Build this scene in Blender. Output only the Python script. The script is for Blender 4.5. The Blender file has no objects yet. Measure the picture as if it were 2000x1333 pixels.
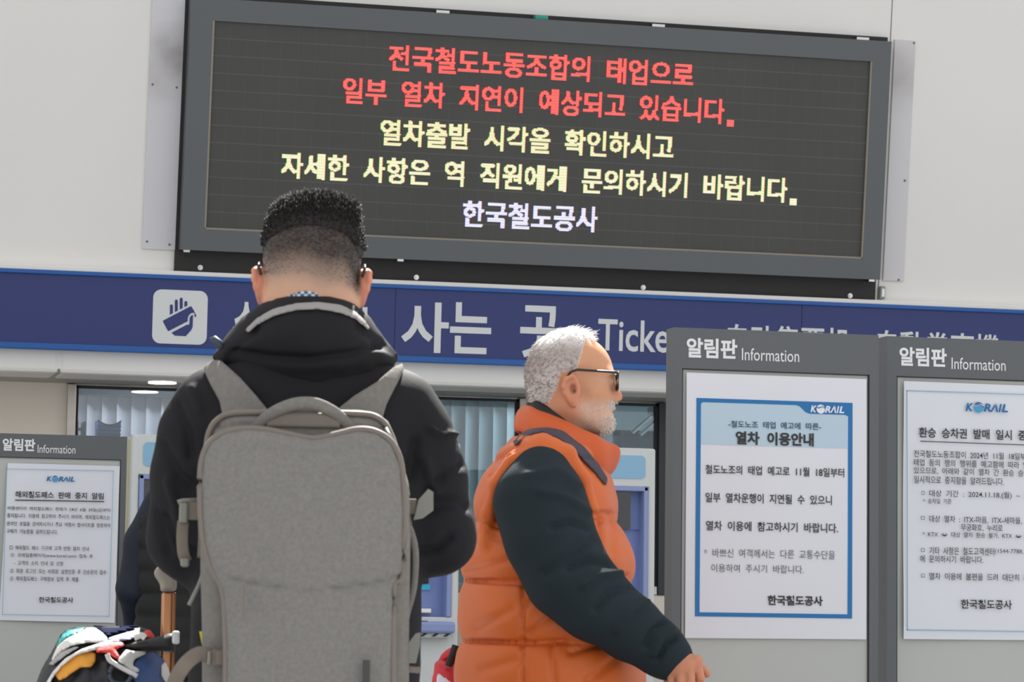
import bpy, bmesh, math, random
import numpy as np
from mathutils import Matrix, Vector

SC = bpy.context.scene
COL = SC.collection

# ------------------------------------------------------------------ camera
FPX, PITCH, ROLL, YAW = 6000.0, math.radians(5.394), math.radians(0.7225), math.radians(14.41)
CAM = np.array([0.0, 0.0, 1.02])
_fw = np.array([math.sin(YAW) * math.cos(PITCH), math.cos(YAW) * math.cos(PITCH), math.sin(PITCH)])
_r0 = np.array([math.cos(YAW), -math.sin(YAW), 0.0])
_u0 = np.cross(_r0, _fw)
CR = math.cos(ROLL) * _r0 + math.sin(ROLL) * _u0
CU = -math.sin(ROLL) * _r0 + math.cos(ROLL) * _u0
cam = bpy.data.cameras.new('camera')
cam.sensor_fit = 'HORIZONTAL'
cam.sensor_width = 36.0
cam.lens = FPX / 2000.0 * 36.0
cam.clip_start, cam.clip_end = 0.1, 300
cam.dof.use_dof = True
cam.dof.focus_distance = 9.2
cam.dof.aperture_fstop = 15.5
cob = bpy.data.objects.new('camera', cam)
COL.objects.link(cob)
cob.matrix_world = Matrix(((CR[0], CU[0], -_fw[0], CAM[0]), (CR[1], CU[1], -_fw[1], CAM[1]),
                           (CR[2], CU[2], -_fw[2], CAM[2]), (0, 0, 0, 1)))
SC.camera = cob

# ------------------------------------------------------------------ world, sun, exposure
wd = bpy.data.worlds.new('world')
SC.world = wd
wd.use_nodes = True
_n = wd.node_tree.nodes
_n['Background'].inputs[0].default_value = (0.955, 0.975, 1.0, 1)
_n['Background'].inputs[1].default_value = 1.05
sun = bpy.data.lights.new('sun', 'SUN')
sun.energy = 15.0
sun.angle = math.radians(0.6)
sun.color = (1.0, 0.98, 0.94)
sob = bpy.data.objects.new('sun', sun)
COL.objects.link(sob)
sob.location = (3, 25, 30)
sob.rotation_euler = Vector((-0.26, -0.60, -0.76)).to_track_quat('-Z', 'Y').to_euler()
SC.view_settings.view_transform = 'Standard'
SC.view_settings.look = 'None'
SC.view_settings.exposure = 0.0
SC.view_settings.gamma = 1.0
SC.view_settings.use_curve_mapping = False

# ------------------------------------------------------------------ frames
def ray(px, py):
    d = CR * (px - 1000.0) / FPX + CU * (666.5 - py) / FPX + _fw
    return d

def project(P):
    V = np.asarray(P) - CAM
    z = V @ _fw
    return 1000 + FPX * (V @ CR) / z, 666.5 - FPX * (V @ CU) / z

class Frame:
    """a local frame: x along, y away from the viewer, z up"""
    def __init__(s, org, R):
        s.o = np.array(org, float); s.R = np.array(R, float)      # columns = axes
    def px(s, x, y, dy=0.0):
        d = ray(x, y); n = s.R[:, 1]
        t = ((s.o - CAM) @ n + dy) / (d @ n)
        return s.R.T @ (CAM + t * d - s.o)
    def poly(s, pts, dy=0.0):
        return np.array([s.px(a, b, dy)[[0, 2]] for a, b in pts])
    def world(s, P):
        return np.asarray(P) @ s.R.T + s.o
    def matrix(s):
        R, o = s.R, s.o
        return Matrix(((R[0][0], R[0][1], R[0][2], o[0]), (R[1][0], R[1][1], R[1][2], o[1]),
                       (R[2][0], R[2][1], R[2][2], o[2]), (0, 0, 0, 1)))

def plane_frame(y, tilt=0.0, z0=0.0, x0=0.0):
    t = math.radians(tilt); c, s = math.cos(t), math.sin(t)
    return Frame((x0, y, z0), ((1, 0, 0), (0, c, -s), (0, s, c)))

def spot_frame(px, dist):
    """upright frame on the floor, turned to face along the sight line through px"""
    d = ray(px, 1000); h = math.hypot(d[0], d[1]); e = np.array([d[0] / h, d[1] / h, 0])
    o = CAM + d * dist; o[2] = 0.0
    return Frame(o, np.array([[e[1], e[0], 0], [-e[0], e[1], 0], [0, 0, 1.0]]))

# ------------------------------------------------------------------ materials
def lin(c):
    if isinstance(c, str):
        c = tuple(int(c[i:i + 2], 16) for i in (0, 2, 4))
    v = [(x / 255.0) for x in c]
    return tuple((x / 12.92 if x <= .04045 else ((x + .055) / 1.055) ** 2.4) for x in v) + (1.0,)

def mat(name, c, rough=0.6, metal=0.0, spec=0.5, var=0.0, vscale=8.0, bump=0.0, bscale=60.0, attr=None, sheen=0.0, stretch=None, sss=0.0):
    m = bpy.data.materials.new(name); m.use_nodes = True
    nt = m.node_tree; N = nt.nodes; L = nt.links; b = N['Principled BSDF']
    b.inputs['Roughness'].default_value = rough
    b.inputs['Metallic'].default_value = metal
    b.inputs['Specular IOR Level'].default_value = spec
    if sss:
        b.inputs['Subsurface Weight'].default_value = sss; b.inputs['Subsurface Radius'].default_value = (1, .35, .2); b.inputs['Subsurface Scale'].default_value = .012
    if sheen: b.inputs['Sheen Weight'].default_value = sheen
    tc = N.new('ShaderNodeTexCoord')
    src = tc.outputs['Object']
    if stretch:
        mp = N.new('ShaderNodeMapping'); mp.inputs['Scale'].default_value = stretch
        L.new(src, mp.inputs[0]); src = mp.outputs[0]
    base = None
    if attr:
        a = N.new('ShaderNodeAttribute'); a.attribute_name = attr; base = a.outputs['Color']
    else:
        b.inputs['Base Color'].default_value = lin(c)
    if var:
        no = N.new('ShaderNodeTexNoise'); no.inputs['Scale'].default_value = vscale
        no.inputs['Detail'].default_value = 6
        L.new(src, no.inputs['Vector'])
        mr = N.new('ShaderNodeMapRange'); mr.inputs[1].default_value = .3; mr.inputs[2].default_value = .7
        mr.inputs[3].default_value = 1 - var; mr.inputs[4].default_value = 1 + var
        L.new(no.outputs[0], mr.inputs[0])
        hs = N.new('ShaderNodeMix'); hs.data_type = 'RGBA'; hs.blend_type = 'MULTIPLY'; hs.inputs[0].default_value = 1
        if base is not None: L.new(base, hs.inputs[6])
        else: hs.inputs[6].default_value = lin(c)
        L.new(mr.outputs[0], hs.inputs[7]); base = hs.outputs[2]
    if base is not None: L.new(base, b.inputs['Base Color'])
    if bump:
        no = N.new('ShaderNodeTexNoise'); no.inputs['Scale'].default_value = bscale; no.inputs['Detail'].default_value = 4
        L.new(src, no.inputs['Vector'])
        bp = N.new('ShaderNodeBump'); bp.inputs['Strength'].default_value = bump; bp.inputs['Distance'].default_value = .01
        L.new(no.outputs[0], bp.inputs['Height']); L.new(bp.outputs[0], b.inputs['Normal'])
    return m

def emit(name, c, s):
    m = bpy.data.materials.new(name); m.use_nodes = True
    nt = m.node_tree; nt.nodes.clear()
    e = nt.nodes.new('ShaderNodeEmission'); e.inputs[0].default_value = lin(c); e.inputs[1].default_value = s
    o = nt.nodes.new('ShaderNodeOutputMaterial'); nt.links.new(e.outputs[0], o.inputs[0])
    return m

# ------------------------------------------------------------------ objects
def tag(o, label=None, cat=None, group=None, kind=None):
    if label: o['label'] = label
    if cat: o['category'] = cat
    if group: o['group'] = group
    if kind: o['kind'] = kind
    return o

def thing(name, frame, label, cat, group=None):
    o = bpy.data.objects.new(name, None); COL.objects.link(o)
    o.empty_display_size = .1
    o.matrix_world = frame.matrix()
    return tag(o, label, cat, group)

def link(name, me, m, parent=None, frame=None, smooth=False):
    if m is not None and not len(me.materials):
        for k in (m if isinstance(m, (list, tuple)) else [m]): me.materials.append(k)
    o = bpy.data.objects.new(name, me); COL.objects.link(o)
    if parent is not None: o.parent = parent
    if frame is not None: o.matrix_world = frame.matrix()
    if smooth and len(me.polygons): me.polygons.foreach_set('use_smooth', [True] * len(me.polygons))
    return o

class MB:
    def __init__(s): s.v = []; s.f = []
    def add(s, v, f):
        n = len(s.v); s.v += [tuple(map(float, p)) for p in v]; s.f += [tuple(i + n for i in q) for q in f]; return s
    def box(s, x0, x1, y0, y1, z0, z1, bev=0.0, seg=2):
        if bev <= 0:
            v = [(x, y, z) for z in (z0, z1) for y in (y0, y1) for x in (x0, x1)]
            return s.add(v, [(0, 2, 3, 1), (4, 5, 7, 6), (0, 1, 5, 4), (2, 6, 7, 3), (0, 4, 6, 2), (1, 3, 7, 5)])
        bm = bmesh.new(); bmesh.ops.create_cube(bm, size=1)
        for w in bm.verts:
            w.co = ((x0 + x1) / 2 + w.co.x * (x1 - x0), (y0 + y1) / 2 + w.co.y * (y1 - y0), (z0 + z1) / 2 + w.co.z * (z1 - z0))
        bmesh.ops.bevel(bm, geom=bm.edges[:], offset=bev, segments=seg, profile=.5, affect='EDGES')
        return s.bm(bm)
    def bm(s, bm):
        bm.verts.index_update()
        s.add([w.co for w in bm.verts], [[w.index for w in f.verts] for f in bm.faces]); bm.free(); return s
    def prism(s, pts, y0, y1):
        """polygon in x,z pushed from y0 (front) to y1"""
        n = len(pts)
        a = sum(pts[i][0] * pts[(i + 1) % n][1] - pts[(i + 1) % n][0] * pts[i][1] for i in range(n))
        if a < 0: pts = list(pts)[::-1]
        v = [(p[0], y0, p[1]) for p in pts] + [(p[0], y1, p[1]) for p in pts]
        f = [tuple(range(n)), tuple(range(2 * n - 1, n - 1, -1))]
        f += [(i, n + i, n + (i + 1) % n, (i + 1) % n) for i in range(n)]
        return s.add(v, f)
    def flat(s, pts, y):
        n = len(pts)
        a = sum(pts[i][0] * pts[(i + 1) % n][1] - pts[(i + 1) % n][0] * pts[i][1] for i in range(n))
        if a < 0: pts = list(pts)[::-1]
        return s.add([(p[0], y, p[1]) for p in pts], [tuple(range(n))])
    def tube(s, path, r, n=10, closed=False, flat=1.0, up=(0, 0, 1)):
        P = [np.array(p, float) for p in path]; m = len(P); V = []
        R = r if hasattr(r, '__len__') else [r] * m
        up = np.array(up, float)
        for i, p in enumerate(P):
            a = P[(i - 1) % m] if (closed or i > 0) else p
            b = P[(i + 1) % m] if (closed or i < m - 1) else p
            t = b - a; t /= np.linalg.norm(t) + 1e-12
            x = np.cross(t, up)
            if np.linalg.norm(x) < 1e-3: x = np.cross(t, np.array((0, 1.0, 0)))
            x /= np.linalg.norm(x); y = np.cross(x, t)
            V += [p + R[i] * (math.cos(k) * x + flat * math.sin(k) * y) for k in np.linspace(0, 2 * math.pi, n, endpoint=False)]
        F = [(i * n + k, i * n + (k + 1) % n, ((i + 1) % m) * n + (k + 1) % n, ((i + 1) % m) * n + k)
             for i in range(m if closed else m - 1) for k in range(n)]
        if not closed:
            F += [tuple(range(n))[::-1], tuple(range((m - 1) * n, m * n))]
        return s.add(V, F)
    def disc(s, c, r, y0, y1, n=24):
        return s.prism([(c[0] + r * math.cos(k), c[1] + r * math.sin(k)) for k in np.linspace(0, 2 * math.pi, n, endpoint=False)], y0, y1)
    def lathe(s, prof, c=(0, 0, 0), n=24):
        m = len(prof); V = [(c[0] + r * math.cos(k), c[1] + r * math.sin(k), c[2] + z) for r, z in prof for k in np.linspace(0, 2 * math.pi, n, endpoint=False)]
        F = [(i * n + k, i * n + (k + 1) % n, (i + 1) * n + (k + 1) % n, (i + 1) * n + k) for i in range(m - 1) for k in range(n)]
        F += [tuple(range(n))[::-1], tuple(range((m - 1) * n, m * n))]
        return s.add(V, F)
    def mesh(s, name):
        me = bpy.data.meshes.new(name); me.from_pydata(s.v, [], s.f); me.update(); return me
    def build(s, name, m, parent=None, frame=None, smooth=False):
        return link(name, s.mesh(name), m, parent, frame, smooth)

def rrect(x0, x1, z0, z1, r, n=6):
    P = []
    for cx, cz, a in ((x1 - r, z1 - r, 0), (x0 + r, z1 - r, 90), (x0 + r, z0 + r, 180), (x1 - r, z0 + r, 270)):
        P += [(cx + r * math.cos(math.radians(a + 90 * k / n)), cz + r * math.sin(math.radians(a + 90 * k / n))) for k in range(n + 1)]
    return P

def copy_tree(o, parent=None):
    c = o.copy(); COL.objects.link(c)
    if parent is not None: c.parent = parent
    for ch in list(o.children): copy_tree(ch, c)
    return c

# ------------------------------------------------------------------ lettering
_tc = {}
def glyphs(body, off=0.0, space=1.0, shear=0.0):
    k = (body, off, space, shear)
    if k not in _tc:
        cu = bpy.data.curves.new('lettering', 'FONT')
        cu.body = body; cu.offset = off; cu.space_character = space; cu.shear = shear; cu.resolution_u = 3
        o = bpy.data.objects.new("lettering", cu); pass
        me = o.to_mesh()
        v = np.zeros(len(me.vertices) * 3, np.float32); me.vertices.foreach_get('co', v)
        me.calc_loop_triangles()
        t = np.zeros(len(me.loop_triangles) * 3, np.int32); me.loop_triangles.foreach_get('vertices', t)
        _tc[k] = (v.reshape(-1, 3)[:, :2].copy(), t.reshape(-1, 3).copy())
        o.to_mesh_clear(); bpy.data.objects.remove(o); bpy.data.curves.remove(cu)
    return _tc[k]

def lettering(mb, body, fr, xl, xr, yc, h, dy=-.001, off=.0, space=1.0, shear=0.0, at=None, vr=None):
    """text fitted between two sight lines on the frame's surface; yc = middle of the ink at xl, h = ink height"""
    v, t = glyphs(body, off, space, shear)
    a = fr.px(xl, yc, dy); b = fr.px(xr, yc, dy); s = (fr.px(xl, yc - h / 2, dy) - fr.px(xl, yc + h / 2, dy))[2]
    mn = v.min(0).copy(); mx = v.max(0).copy()
    if vr: mn[1], mx[1] = vr
    w = b[0] - a[0]
    x = a[0] + (v[:, 0] - mn[0]) / (mx[0] - mn[0]) * w
    z = a[2] + ((v[:, 1] - mn[1]) / (mx[1] - mn[1]) - .5) * s
    mb.add(np.stack([x, np.full_like(x, dy), z], 1), t)
    return mb
# ================================================================== the setting
M = {}
M['wall'] = mat('white_wall_paint', 'e6e3de', .55, var=.015, vscale=1.2, bump=.02, bscale=3)
M['floor'] = mat('floor_stone', '8b8c8e', .45, var=.06, vscale=3)
M['beige'] = mat('beige_panel', 'ede3d6', .5, var=.02, vscale=1.5)
M['soffit'] = mat('soffit_paint', 'aaa69e', .5)
M['steel'] = mat('brushed_steel', 'b9b2aa', .32, .9, var=.06, vscale=3, stretch=(1, 1, 12))
M['dark_frame'] = mat('dark_anodised_frame', '33373a', .4, .3)
M['black'] = mat('black_paint', '23211f', .6, var=.08, vscale=6)
M['grey_frame'] = mat('grey_powder_coat', '5b5e60', .42, .15, var=.02, vscale=2)
M['chrome'] = mat('bright_steel', 'c8c8c6', .2, 1.0)
YW = 13.43                      # plane of the fascia
WF = plane_frame(YW)
UW = plane_frame(YW, 7.5, 2.55)          # upper wall leans forward
DF = Frame(UW.o + UW.R @ np.array([0, -.10, 0]), UW.R)   # front of the display
SG = plane_frame(YW - .05, 3.0, 2.2)     # ticket sign
YG = YW + .60                   # glass line
GF = plane_frame(YG)

def zof(fr, x, y, dy=0): return fr.px(x, y, dy)[2]
def xof(fr, x, y, dy=0): return fr.px(x, y, dy)[0]

# added beam on posts, out of view, to keep sun off bodies and boards
_yo = spot_frame(1075, 6.45).o[1]
_y0, _y1 = (6.3 - (1.57 - 1.27 * _yo)) / 1.27, (6.0 + 7.9) / 1.27
mb = MB(); mb.box(-14, 18, _y0, _y1, 6.0, 6.3, .02)
for x_ in (-13, 17): mb.box(x_ - .2, x_ + .2, (_y0 + _y1) / 2 - .2, (_y0 + _y1) / 2 + .2, 0, 6.0)
tag(mb.build('added_shade_beam', M['grey_frame']), kind='structure')
# floor
tag(MB().box(-12, 18, -6, 24, -.2, 0).build('floor', M['floor']), kind='structure')

# upper wall, leaning forward, in panels with a narrow joint
mb = MB()
xs = xof(UW, 1741, 40)
zb = UW.px(1000, 566)[2]
mb.box(-6, xs - .003, 0, .25, zb - .03, 3.3)
mb.box(xs + .003, 12, 0, .25, zb - .03, 3.3)
mb.box(-6, 12, .02, .24, zb, 3.28)
tag(mb.build('wall_back', M['wall'], frame=UW), kind='structure')

# white beam under the sign, soffit, beige bay
zl = zof(WF, 1000, 758.5)
zt = WF.px(1000, 566)[2]
mb = MB()
xj = xof(WF, 116, 710)
mb.box(-6, xj - .002, 0, .30, zl, zt, .018); mb.box(xj + .002, 12, 0, .30, zl, zt, .018)
mb.box(-6, 12, .006, .3, zl + .02, zt)
tag(mb.build('trim_1', M['wall'], frame=WF), kind='structure')
mb = MB(); mb.box(-6, 12, YW + .03, YG + .3, zl + .004, zl + .12)
tag(mb.build('ceiling', M['soffit']), kind='structure')
xp0, xp1 = xof(GF, 130, 800), xof(GF, 147, 800)
mb = MB().box(-6, xp0, YG, YG + .2, 0, zl + .05)
tag(mb.build('wall_left', M['beige']), kind='structure')
# plinth under the glazing
zs = zof(GF, 1290, 1163)
tag(MB().box(xp1 - .01, 12, YG - .02, YG + .15, 0, zs, .01).build('baseboard_back', M['beige']), kind='structure')

# glazing: steel posts, head rail, panes
def glass_mat(name, tint):
    m = bpy.data.materials.new(name); m.use_nodes = True
    nt = m.node_tree; N = nt.nodes; L = nt.links; N.clear()
    tr = N.new('ShaderNodeBsdfTransparent'); tr.inputs[0].default_value = tint + (1,)
    gl = N.new('ShaderNodeBsdfGlossy'); gl.inputs['Roughness'].default_value = .02
    fz = N.new('ShaderNodeFresnel'); fz.inputs[0].default_value = 1.75
    mx = N.new('ShaderNodeMixShader'); o = N.new('ShaderNodeOutputMaterial')
    L.new(fz.outputs[0], mx.inputs[0]); L.new(tr.outputs[0], mx.inputs[1]); L.new(gl.outputs[0], mx.inputs[2]); L.new(mx.outputs[0], o.inputs[0])
    return m
M['glass'] = glass_mat('window_glass', (.86, .9, .93))
M['glass_t'] = glass_mat('tinted_glass', (.62, .74, .78))
posts = [(130, 147), (1012, 1029), (1284, 1300), (1640, 1656), (2040, 2056)]
px_ = [(xof(GF, a, 800), xof(GF, b, 800)) for a, b in posts]
zh = zl - .004
for i in range(4):
    a, b = px_[i][1], px_[i + 1][0]
    w = thing('window_%d' % (i + 1), GF, None, None); w['kind'] = 'structure'
    mb = MB()
    if i != 1 or True:
        mb.box(px_[i][0], px_[i][1], -.03, .05, zs, zl, .003)
    mb.box(a, b, -.02, .05, zs, zs + .04, .002)
    mb.build('window_frame', M['steel'] if i < 2 else M['dark_frame'], w)
    g = MB().box(a, b, .005, .013, zs + .04, zh)
    g.build('pane', M['glass'] if i == 0 else M['glass_t'], w)
    if i == 2:
        pass
    mb = MB()
    mb.box(a, a + .012, -.012, .02, zs + .04, zh); mb.box(b - .012, b, -.012, .02, zs + .04, zh); mb.box(a, b, -.012, .02, zh - .012, zh)
    mb.build('gasket', M['black'], w)

# office behind the glass
M['office'] = mat('office_wall', 'aeb4b6', .7)
zc = 2.62
mb = MB()
mb.box(-4, 9, YG + 3.9, YG + 4.0, 0, zc + .1)
mb.box(-4.1, -4, YG + .3, YG + 4.0, 0, zc + .1); mb.box(9, 9.1, YG + .3, YG + 4, 0, zc + .1)
mb.box(-4, 9, YG + .3, YG + 4.0, zc, zc + .1)
tag(mb.build('wall_office', M['office']), kind='structure')
mb = MB(); mb.box(-4, 9, YG + .16, YG + .3, zh + .1, zc + .1)
tag(mb.build('wall_lintel', M['office']), kind='structure')

# added glowing panels, out of view, to brighten the office and blinds
for i, x in enumerate((.2, 2.4, 4.6, 6.6)):
    o = MB().box(x - .6, x + .6, YG + 1.2, YG + 1.8, zc - .02, zc - .003).build('added_office_light', emit('added_panel_glow', 'f4f7ff', 26))
    tag(o, 'added glowing panel, unseen, brightening the office behind the glass, ' + ('above the leftmost chairs', 'above the blinds at centre', 'near the right dark post', 'at the far right end')[i], 'light', 'added office lights')

# vertical blinds
M['blind'] = mat('blind_fabric', 'b4b7bc', .8, var=.05, vscale=2)
M['blind2'] = mat('blind_fabric_teal', '87a0a4', .8, var=.06, vscale=2)
def blinds(x0, x1, y, z0, z1, m, label, seed):
    rnd = random.Random(seed)
    t = thing('vertical_blind', Frame((x0, y, 0), np.eye(3)), label, 'blind')
    MB().box(0, x1 - x0, -.03, .03, z1, z1 + .05).build('head_rail', M['grey_frame'], t)
    x = .02; n = 0
    while x < x1 - x0 and n < 70:
        a = rnd.uniform(.1, .28); w = .085; mb = MB()
        pts = []
        for k in range(5):
            q = (k / 4 - .5) * w
            pts.append((x + q * math.cos(a), q * math.sin(a) + .012 * math.cos(k / 4 * math.pi - math.pi / 2)))
        v = [(p[0], p[1], z) for z in (z0, z1) for p in pts]
        mb.add(v, [(k, k + 1, 6 + k, 5 + k) for k in range(4)])
        sl = mb.build('slat', m, t, smooth=True)
        x += .075; n += 1
gb = YG + 1.5
fb = plane_frame(gb)
blinds(xof(fb, 120, 800), xof(fb, 560, 800), gb, .9, zof(fb, 300, 777), M['blind'], 'pale grey vertical blinds hanging behind the leftmost office window', 3)
blinds(xof(fb, 640, 800), xof(fb, 1016, 800), gb, .9, zof(fb, 900, 782), M['blind2'], 'grey-teal vertical blinds hanging behind the middle office window', 5)

# cabinet with a mesh basket and a small rack, seen over the left notice board
M['mesh'] = mat('blue_mesh', '4a6f9f', .7, var=.1, vscale=60)
M['plastic_d'] = mat('dark_plastic', '3a4250', .5)
yc_ = YG + .9; fc = plane_frame(yc_)
ztop = zof(fc, 200, 860)
cx0, cx1 = xof(fc, 100, 850), xof(fc, 262, 850)
t = thing('filing_cabinet', Frame(((cx0 + cx1) / 2, yc_ + .2, 0), np.eye(3)), 'tall grey cabinet behind the glass, top hidden by the left notice board', 'cabinet')
cw = (cx1 - cx0) / 2
MB().box(-cw, cw, -.25, .25, .0, ztop, .006).build('body', M['grey_frame'], t)
for k in range(4):
    z0 = .1 + k * (ztop - .15) / 4
    dr = MB().box(-cw + .02, cw - .02, -.262, -.25, z0, z0 + (ztop - .15) / 4 - .02, .003).build('drawer', M['office'], t)
    MB().box(-.05, .05, -.275, -.262, z0 + .3, z0 + .315).build('handle', M['chrome'], dr)
bx0, bx1, zb1 = xof(fc, 190, 840), xof(fc, 236, 840), zof(fc, 213, 822)
t = thing('desk_basket', Frame(((bx0 + bx1) / 2, yc_ + .02, ztop), np.eye(3)), 'small blue mesh basket with a dipped rim, behind the glass above the left board', 'basket')
hw, hh_ = (bx1 - bx0) / 2, zb1 - ztop
n = 12; V = []
for q in range(n + 1):
    u = q / n * 2 - 1; d_ = .022 * (1 - u * u)
    V += [(u * hw * .93, -.02, .004), (u * hw, -.03, hh_ - d_)]
mb = MB().add(V, [(2 * q, 2 * q + 2, 2 * q + 3, 2 * q + 1) for q in range(n)])
mb.add([(v[0], .09, v[2]) for v in V], [(2 * q, 2 * q + 1, 2 * q + 3, 2 * q + 2) for q in range(n)])
for s_ in (-1, 1): mb.add([(s_ * hw * .93, -.02, .004), (s_ * hw * .93, .09, .004), (s_ * hw, .09, hh_), (s_ * hw, -.03, hh_)], [(0, 1, 2, 3)])
mb.box(-hw * .93, hw * .93, -.02, .09, 0, .005)
mb.build('side_mesh', M['mesh'], t)
mb = MB()
for z in (.3, .5, .7):
    mb.box(-hw, hw, -.034, -.028, hh_ * z - .003, hh_ * z + .003)
for z in (.3,):
    mb.tube([(V[2 * q + 1][0], -.031, V[2 * q + 1][2]) for q in range(n + 1)], .004, 6)
mb.build('rim', M['plastic_d'], t)
bx0, bx1 = xof(fc, 149, 840), xof(fc, 167, 840); zr = zof(fc, 160, 824); zm = zof(fc, 160, 838)
t = thing('file_rack', Frame(((bx0 + bx1) / 2, yc_ + .02, ztop), np.eye(3)), 'small dark rack behind the glass, between steel post and blue basket', 'rack')
w_ = (bx1 - bx0) / 2
MB().box(-w_, -w_ + .008, -.04, .08, 0, zr - ztop).build('upright', M['plastic_d'], t)
MB().box(w_ - .012, w_, -.04, .08, 0, zr - ztop).build('upright', M['plastic_d'], t)
MB().box(-w_, w_, -.03, .07, zm - ztop - .006, zm - ztop + .004).build('shelf', M['plastic_d'], t)
# dark glass-door hardware and shelving behind the right window
fc = plane_frame(YG + 1.0)
t = thing('display_stand', Frame((0, YG + 1.0, 0), np.eye(3)), 'dark metal stand with slanted arm behind the window right of the older man', 'stand')
def P(x, y, d=0): return fc.px(x, y)
MB().tube([P(1287, 1200) * (1, 0, 1) + (0, 0, 0), P(1287, 815) * (1, 0, 1)], .018, 6).build('post', M['dark_frame'], t)
MB().box(xof(fc, 1270, 800), xof(fc, 1306, 800), -.05, .05, zof(fc, 1290, 814), zof(fc, 1290, 796)).build('head_box', M['dark_frame'], t)
MB().tube([P(1272, 812) * (1, 0, 1), P(1235, 845) * (1, 0, 1)], .012, 6).build('arm', M['chrome'], t)
MB().tube([P(1282, 822) * (1, 0, 1), P(1250, 850) * (1, 0, 1)], .012, 6).build('arm', M['chrome'], t)
t = thing('partition_frame', Frame((0, YG + 1.3, 0), np.eye(3)), 'low dark framed partition behind the window right of the older man', 'partition')
fc2 = plane_frame(YG + 1.3)
x0, x1, z1 = xof(fc2, 1199, 850), xof(fc2, 1420, 850), zof(fc2, 1240, 842)
mb = MB(); mb.box(x0, x1, -.02, .02, z1 - .03, z1); mb.box(x0, x0 + .03, -.02, .02, 0, z1); mb.box(x1 - .03, x1, -.02, .02, 0, z1)
mb.build('frame', M['dark_frame'], t)
MB().box(x0 + .03, x1 - .03, -.006, .006, 0, z1 - .03).build('panel', mat('slate_panel', '4d5c66', .6), t)

# round downlight in the soffit
c = Frame((0, 0, 0), np.eye(3))
zq = zl + .004
d = ray(317, 745.5); tt = (zq - CAM[2]) / d[2]; pq = CAM + d * tt
t = thing('downlight', Frame((pq[0], pq[1], zq), np.eye(3)), 'round recessed downlight glowing under the white beam', 'light')
rr = 27 / 430 * 1.0
MB().lathe([(rr * 1.18, -.004), (rr * 1.2, 0), (rr * 1.0, 0), (rr * 1.0, -.004)][:2] + [(rr * 1.02, 0)], n=32).build('ring', M['grey_frame'], t)
MB().lathe([(rr, -.008), (rr * .98, -.004)], n=32).build('lens', emit('downlight_glow', 'fff4e6', 14), t)
# ================================================================== LED display
def edgebox(fr, l, r, t, b, dy=0):
    """(u0,u1,v0,v1) from points on the left, right, top and bottom edges"""
    return (np.mean([fr.px(*p, dy)[0] for p in l]), np.mean([fr.px(*p, dy)[0] for p in r]),
            np.mean([fr.px(*p, dy)[2] for p in b]), np.mean([fr.px(*p, dy)[2] for p in t]))

u0, u1, v0, v1 = edgebox(DF, [(371, 20), (356, 480)], [(1744, 100), (1716, 540)], [(700, 14), (1740, 82)], [(400, 490), (1700, 546)])
a0, a1, b0, b1 = edgebox(DF, [(414, 60), (401, 430)], [(1705, 140), (1684, 490)], [(440, 40), (1690, 121)], [(420, 450), (1670, 504)])
D = thing('led_display', DF, 'large dark LED message board in a grey frame high on the white wall', 'display')
mb = MB()
for q in ((u0, a0, v0, v1), (a1, u1, v0, v1), (a0, a1, v0, b0), (a0, a1, b1, v1)):
    mb.box(q[0], q[1], 0, .09, q[2], q[3])
mb.build('frame', M['grey_frame'], D)
mb = MB(); e = .008
for q in ((a0, a0 + e, b0, b1), (a1 - e, a1, b0, b1), (a0, a1, b0, b0 + e)): mb.box(q[0], q[1], .001, .02, q[2], q[3])
mb.build('inner_edge', mat('edge_bare_metal', '8d8578', .5, .4), D)
# screen with its LED modules
sm = bpy.data.materials.new('led_panel'); sm.use_nodes = True
N = sm.node_tree.nodes; L = sm.node_tree.links; bs = N['Principled BSDF']; bs.inputs['Roughness'].default_value = .6
tc = N.new('ShaderNodeTexCoord'); sx = N.new('ShaderNodeSeparateXYZ'); L.new(tc.outputs['Object'], sx.inputs[0])
def nm(op, a, b=None, c=None):
    n = N.new('ShaderNodeMath'); n.operation = op
    for i, q in enumerate((a, b, c)):
        if q is None: continue
        if isinstance(q, (int, float)): n.inputs[i].default_value = q
        else: L.new(q, n.inputs[i])
    return n.outputs[0]
pw = (a1 - a0) / 40.0; ph = (b1 - b0) / 12.0
fx = nm('FRACT', nm('MULTIPLY', nm('SUBTRACT', sx.outputs[0], a0), 1 / pw)); fz = nm('FRACT', nm('MULTIPLY', nm('SUBTRACT', sx.outputs[2], b0), 1 / ph))
ln = nm('MAXIMUM', nm('MULTIPLY', nm('LESS_THAN', fx, .03), .35), nm('LESS_THAN', fz, .045))
PIT = (a1 - a0) / 690.0
dx = nm('ABSOLUTE', nm('SUBTRACT', nm('FRACT', nm('MULTIPLY', nm('SUBTRACT', sx.outputs[0], a0), 1 / PIT)), .5))
dz = nm('ABSOLUTE', nm('SUBTRACT', nm('FRACT', nm('MULTIPLY', nm('SUBTRACT', sx.outputs[2], b0), 1 / PIT)), .5))
dot = nm('LESS_THAN', nm('MAXIMUM', dx, dz), .3)
noi = N.new('ShaderNodeTexNoise'); noi.inputs['Scale'].default_value = 2.5; L.new(tc.outputs['Object'], noi.inputs[0])
val = nm('ADD', nm('ADD', nm('MULTIPLY', dot, -.018), .064), nm('MULTIPLY', ln, .04))
val = nm('MULTIPLY', val, nm('ADD', nm('MULTIPLY', noi.outputs[0], .3), .85))
cc = N.new('ShaderNodeCombineColor'); L.new(nm('MULTIPLY', val, 1.04), cc.inputs[0]); L.new(val, cc.inputs[1]); L.new(nm('MULTIPLY', val, .93), cc.inputs[2])
L.new(cc.outputs[0], bs.inputs['Base Color'])
MB().box(a0, a1, .012, .06, b0, b1).build('screen', sm, D)

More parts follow.
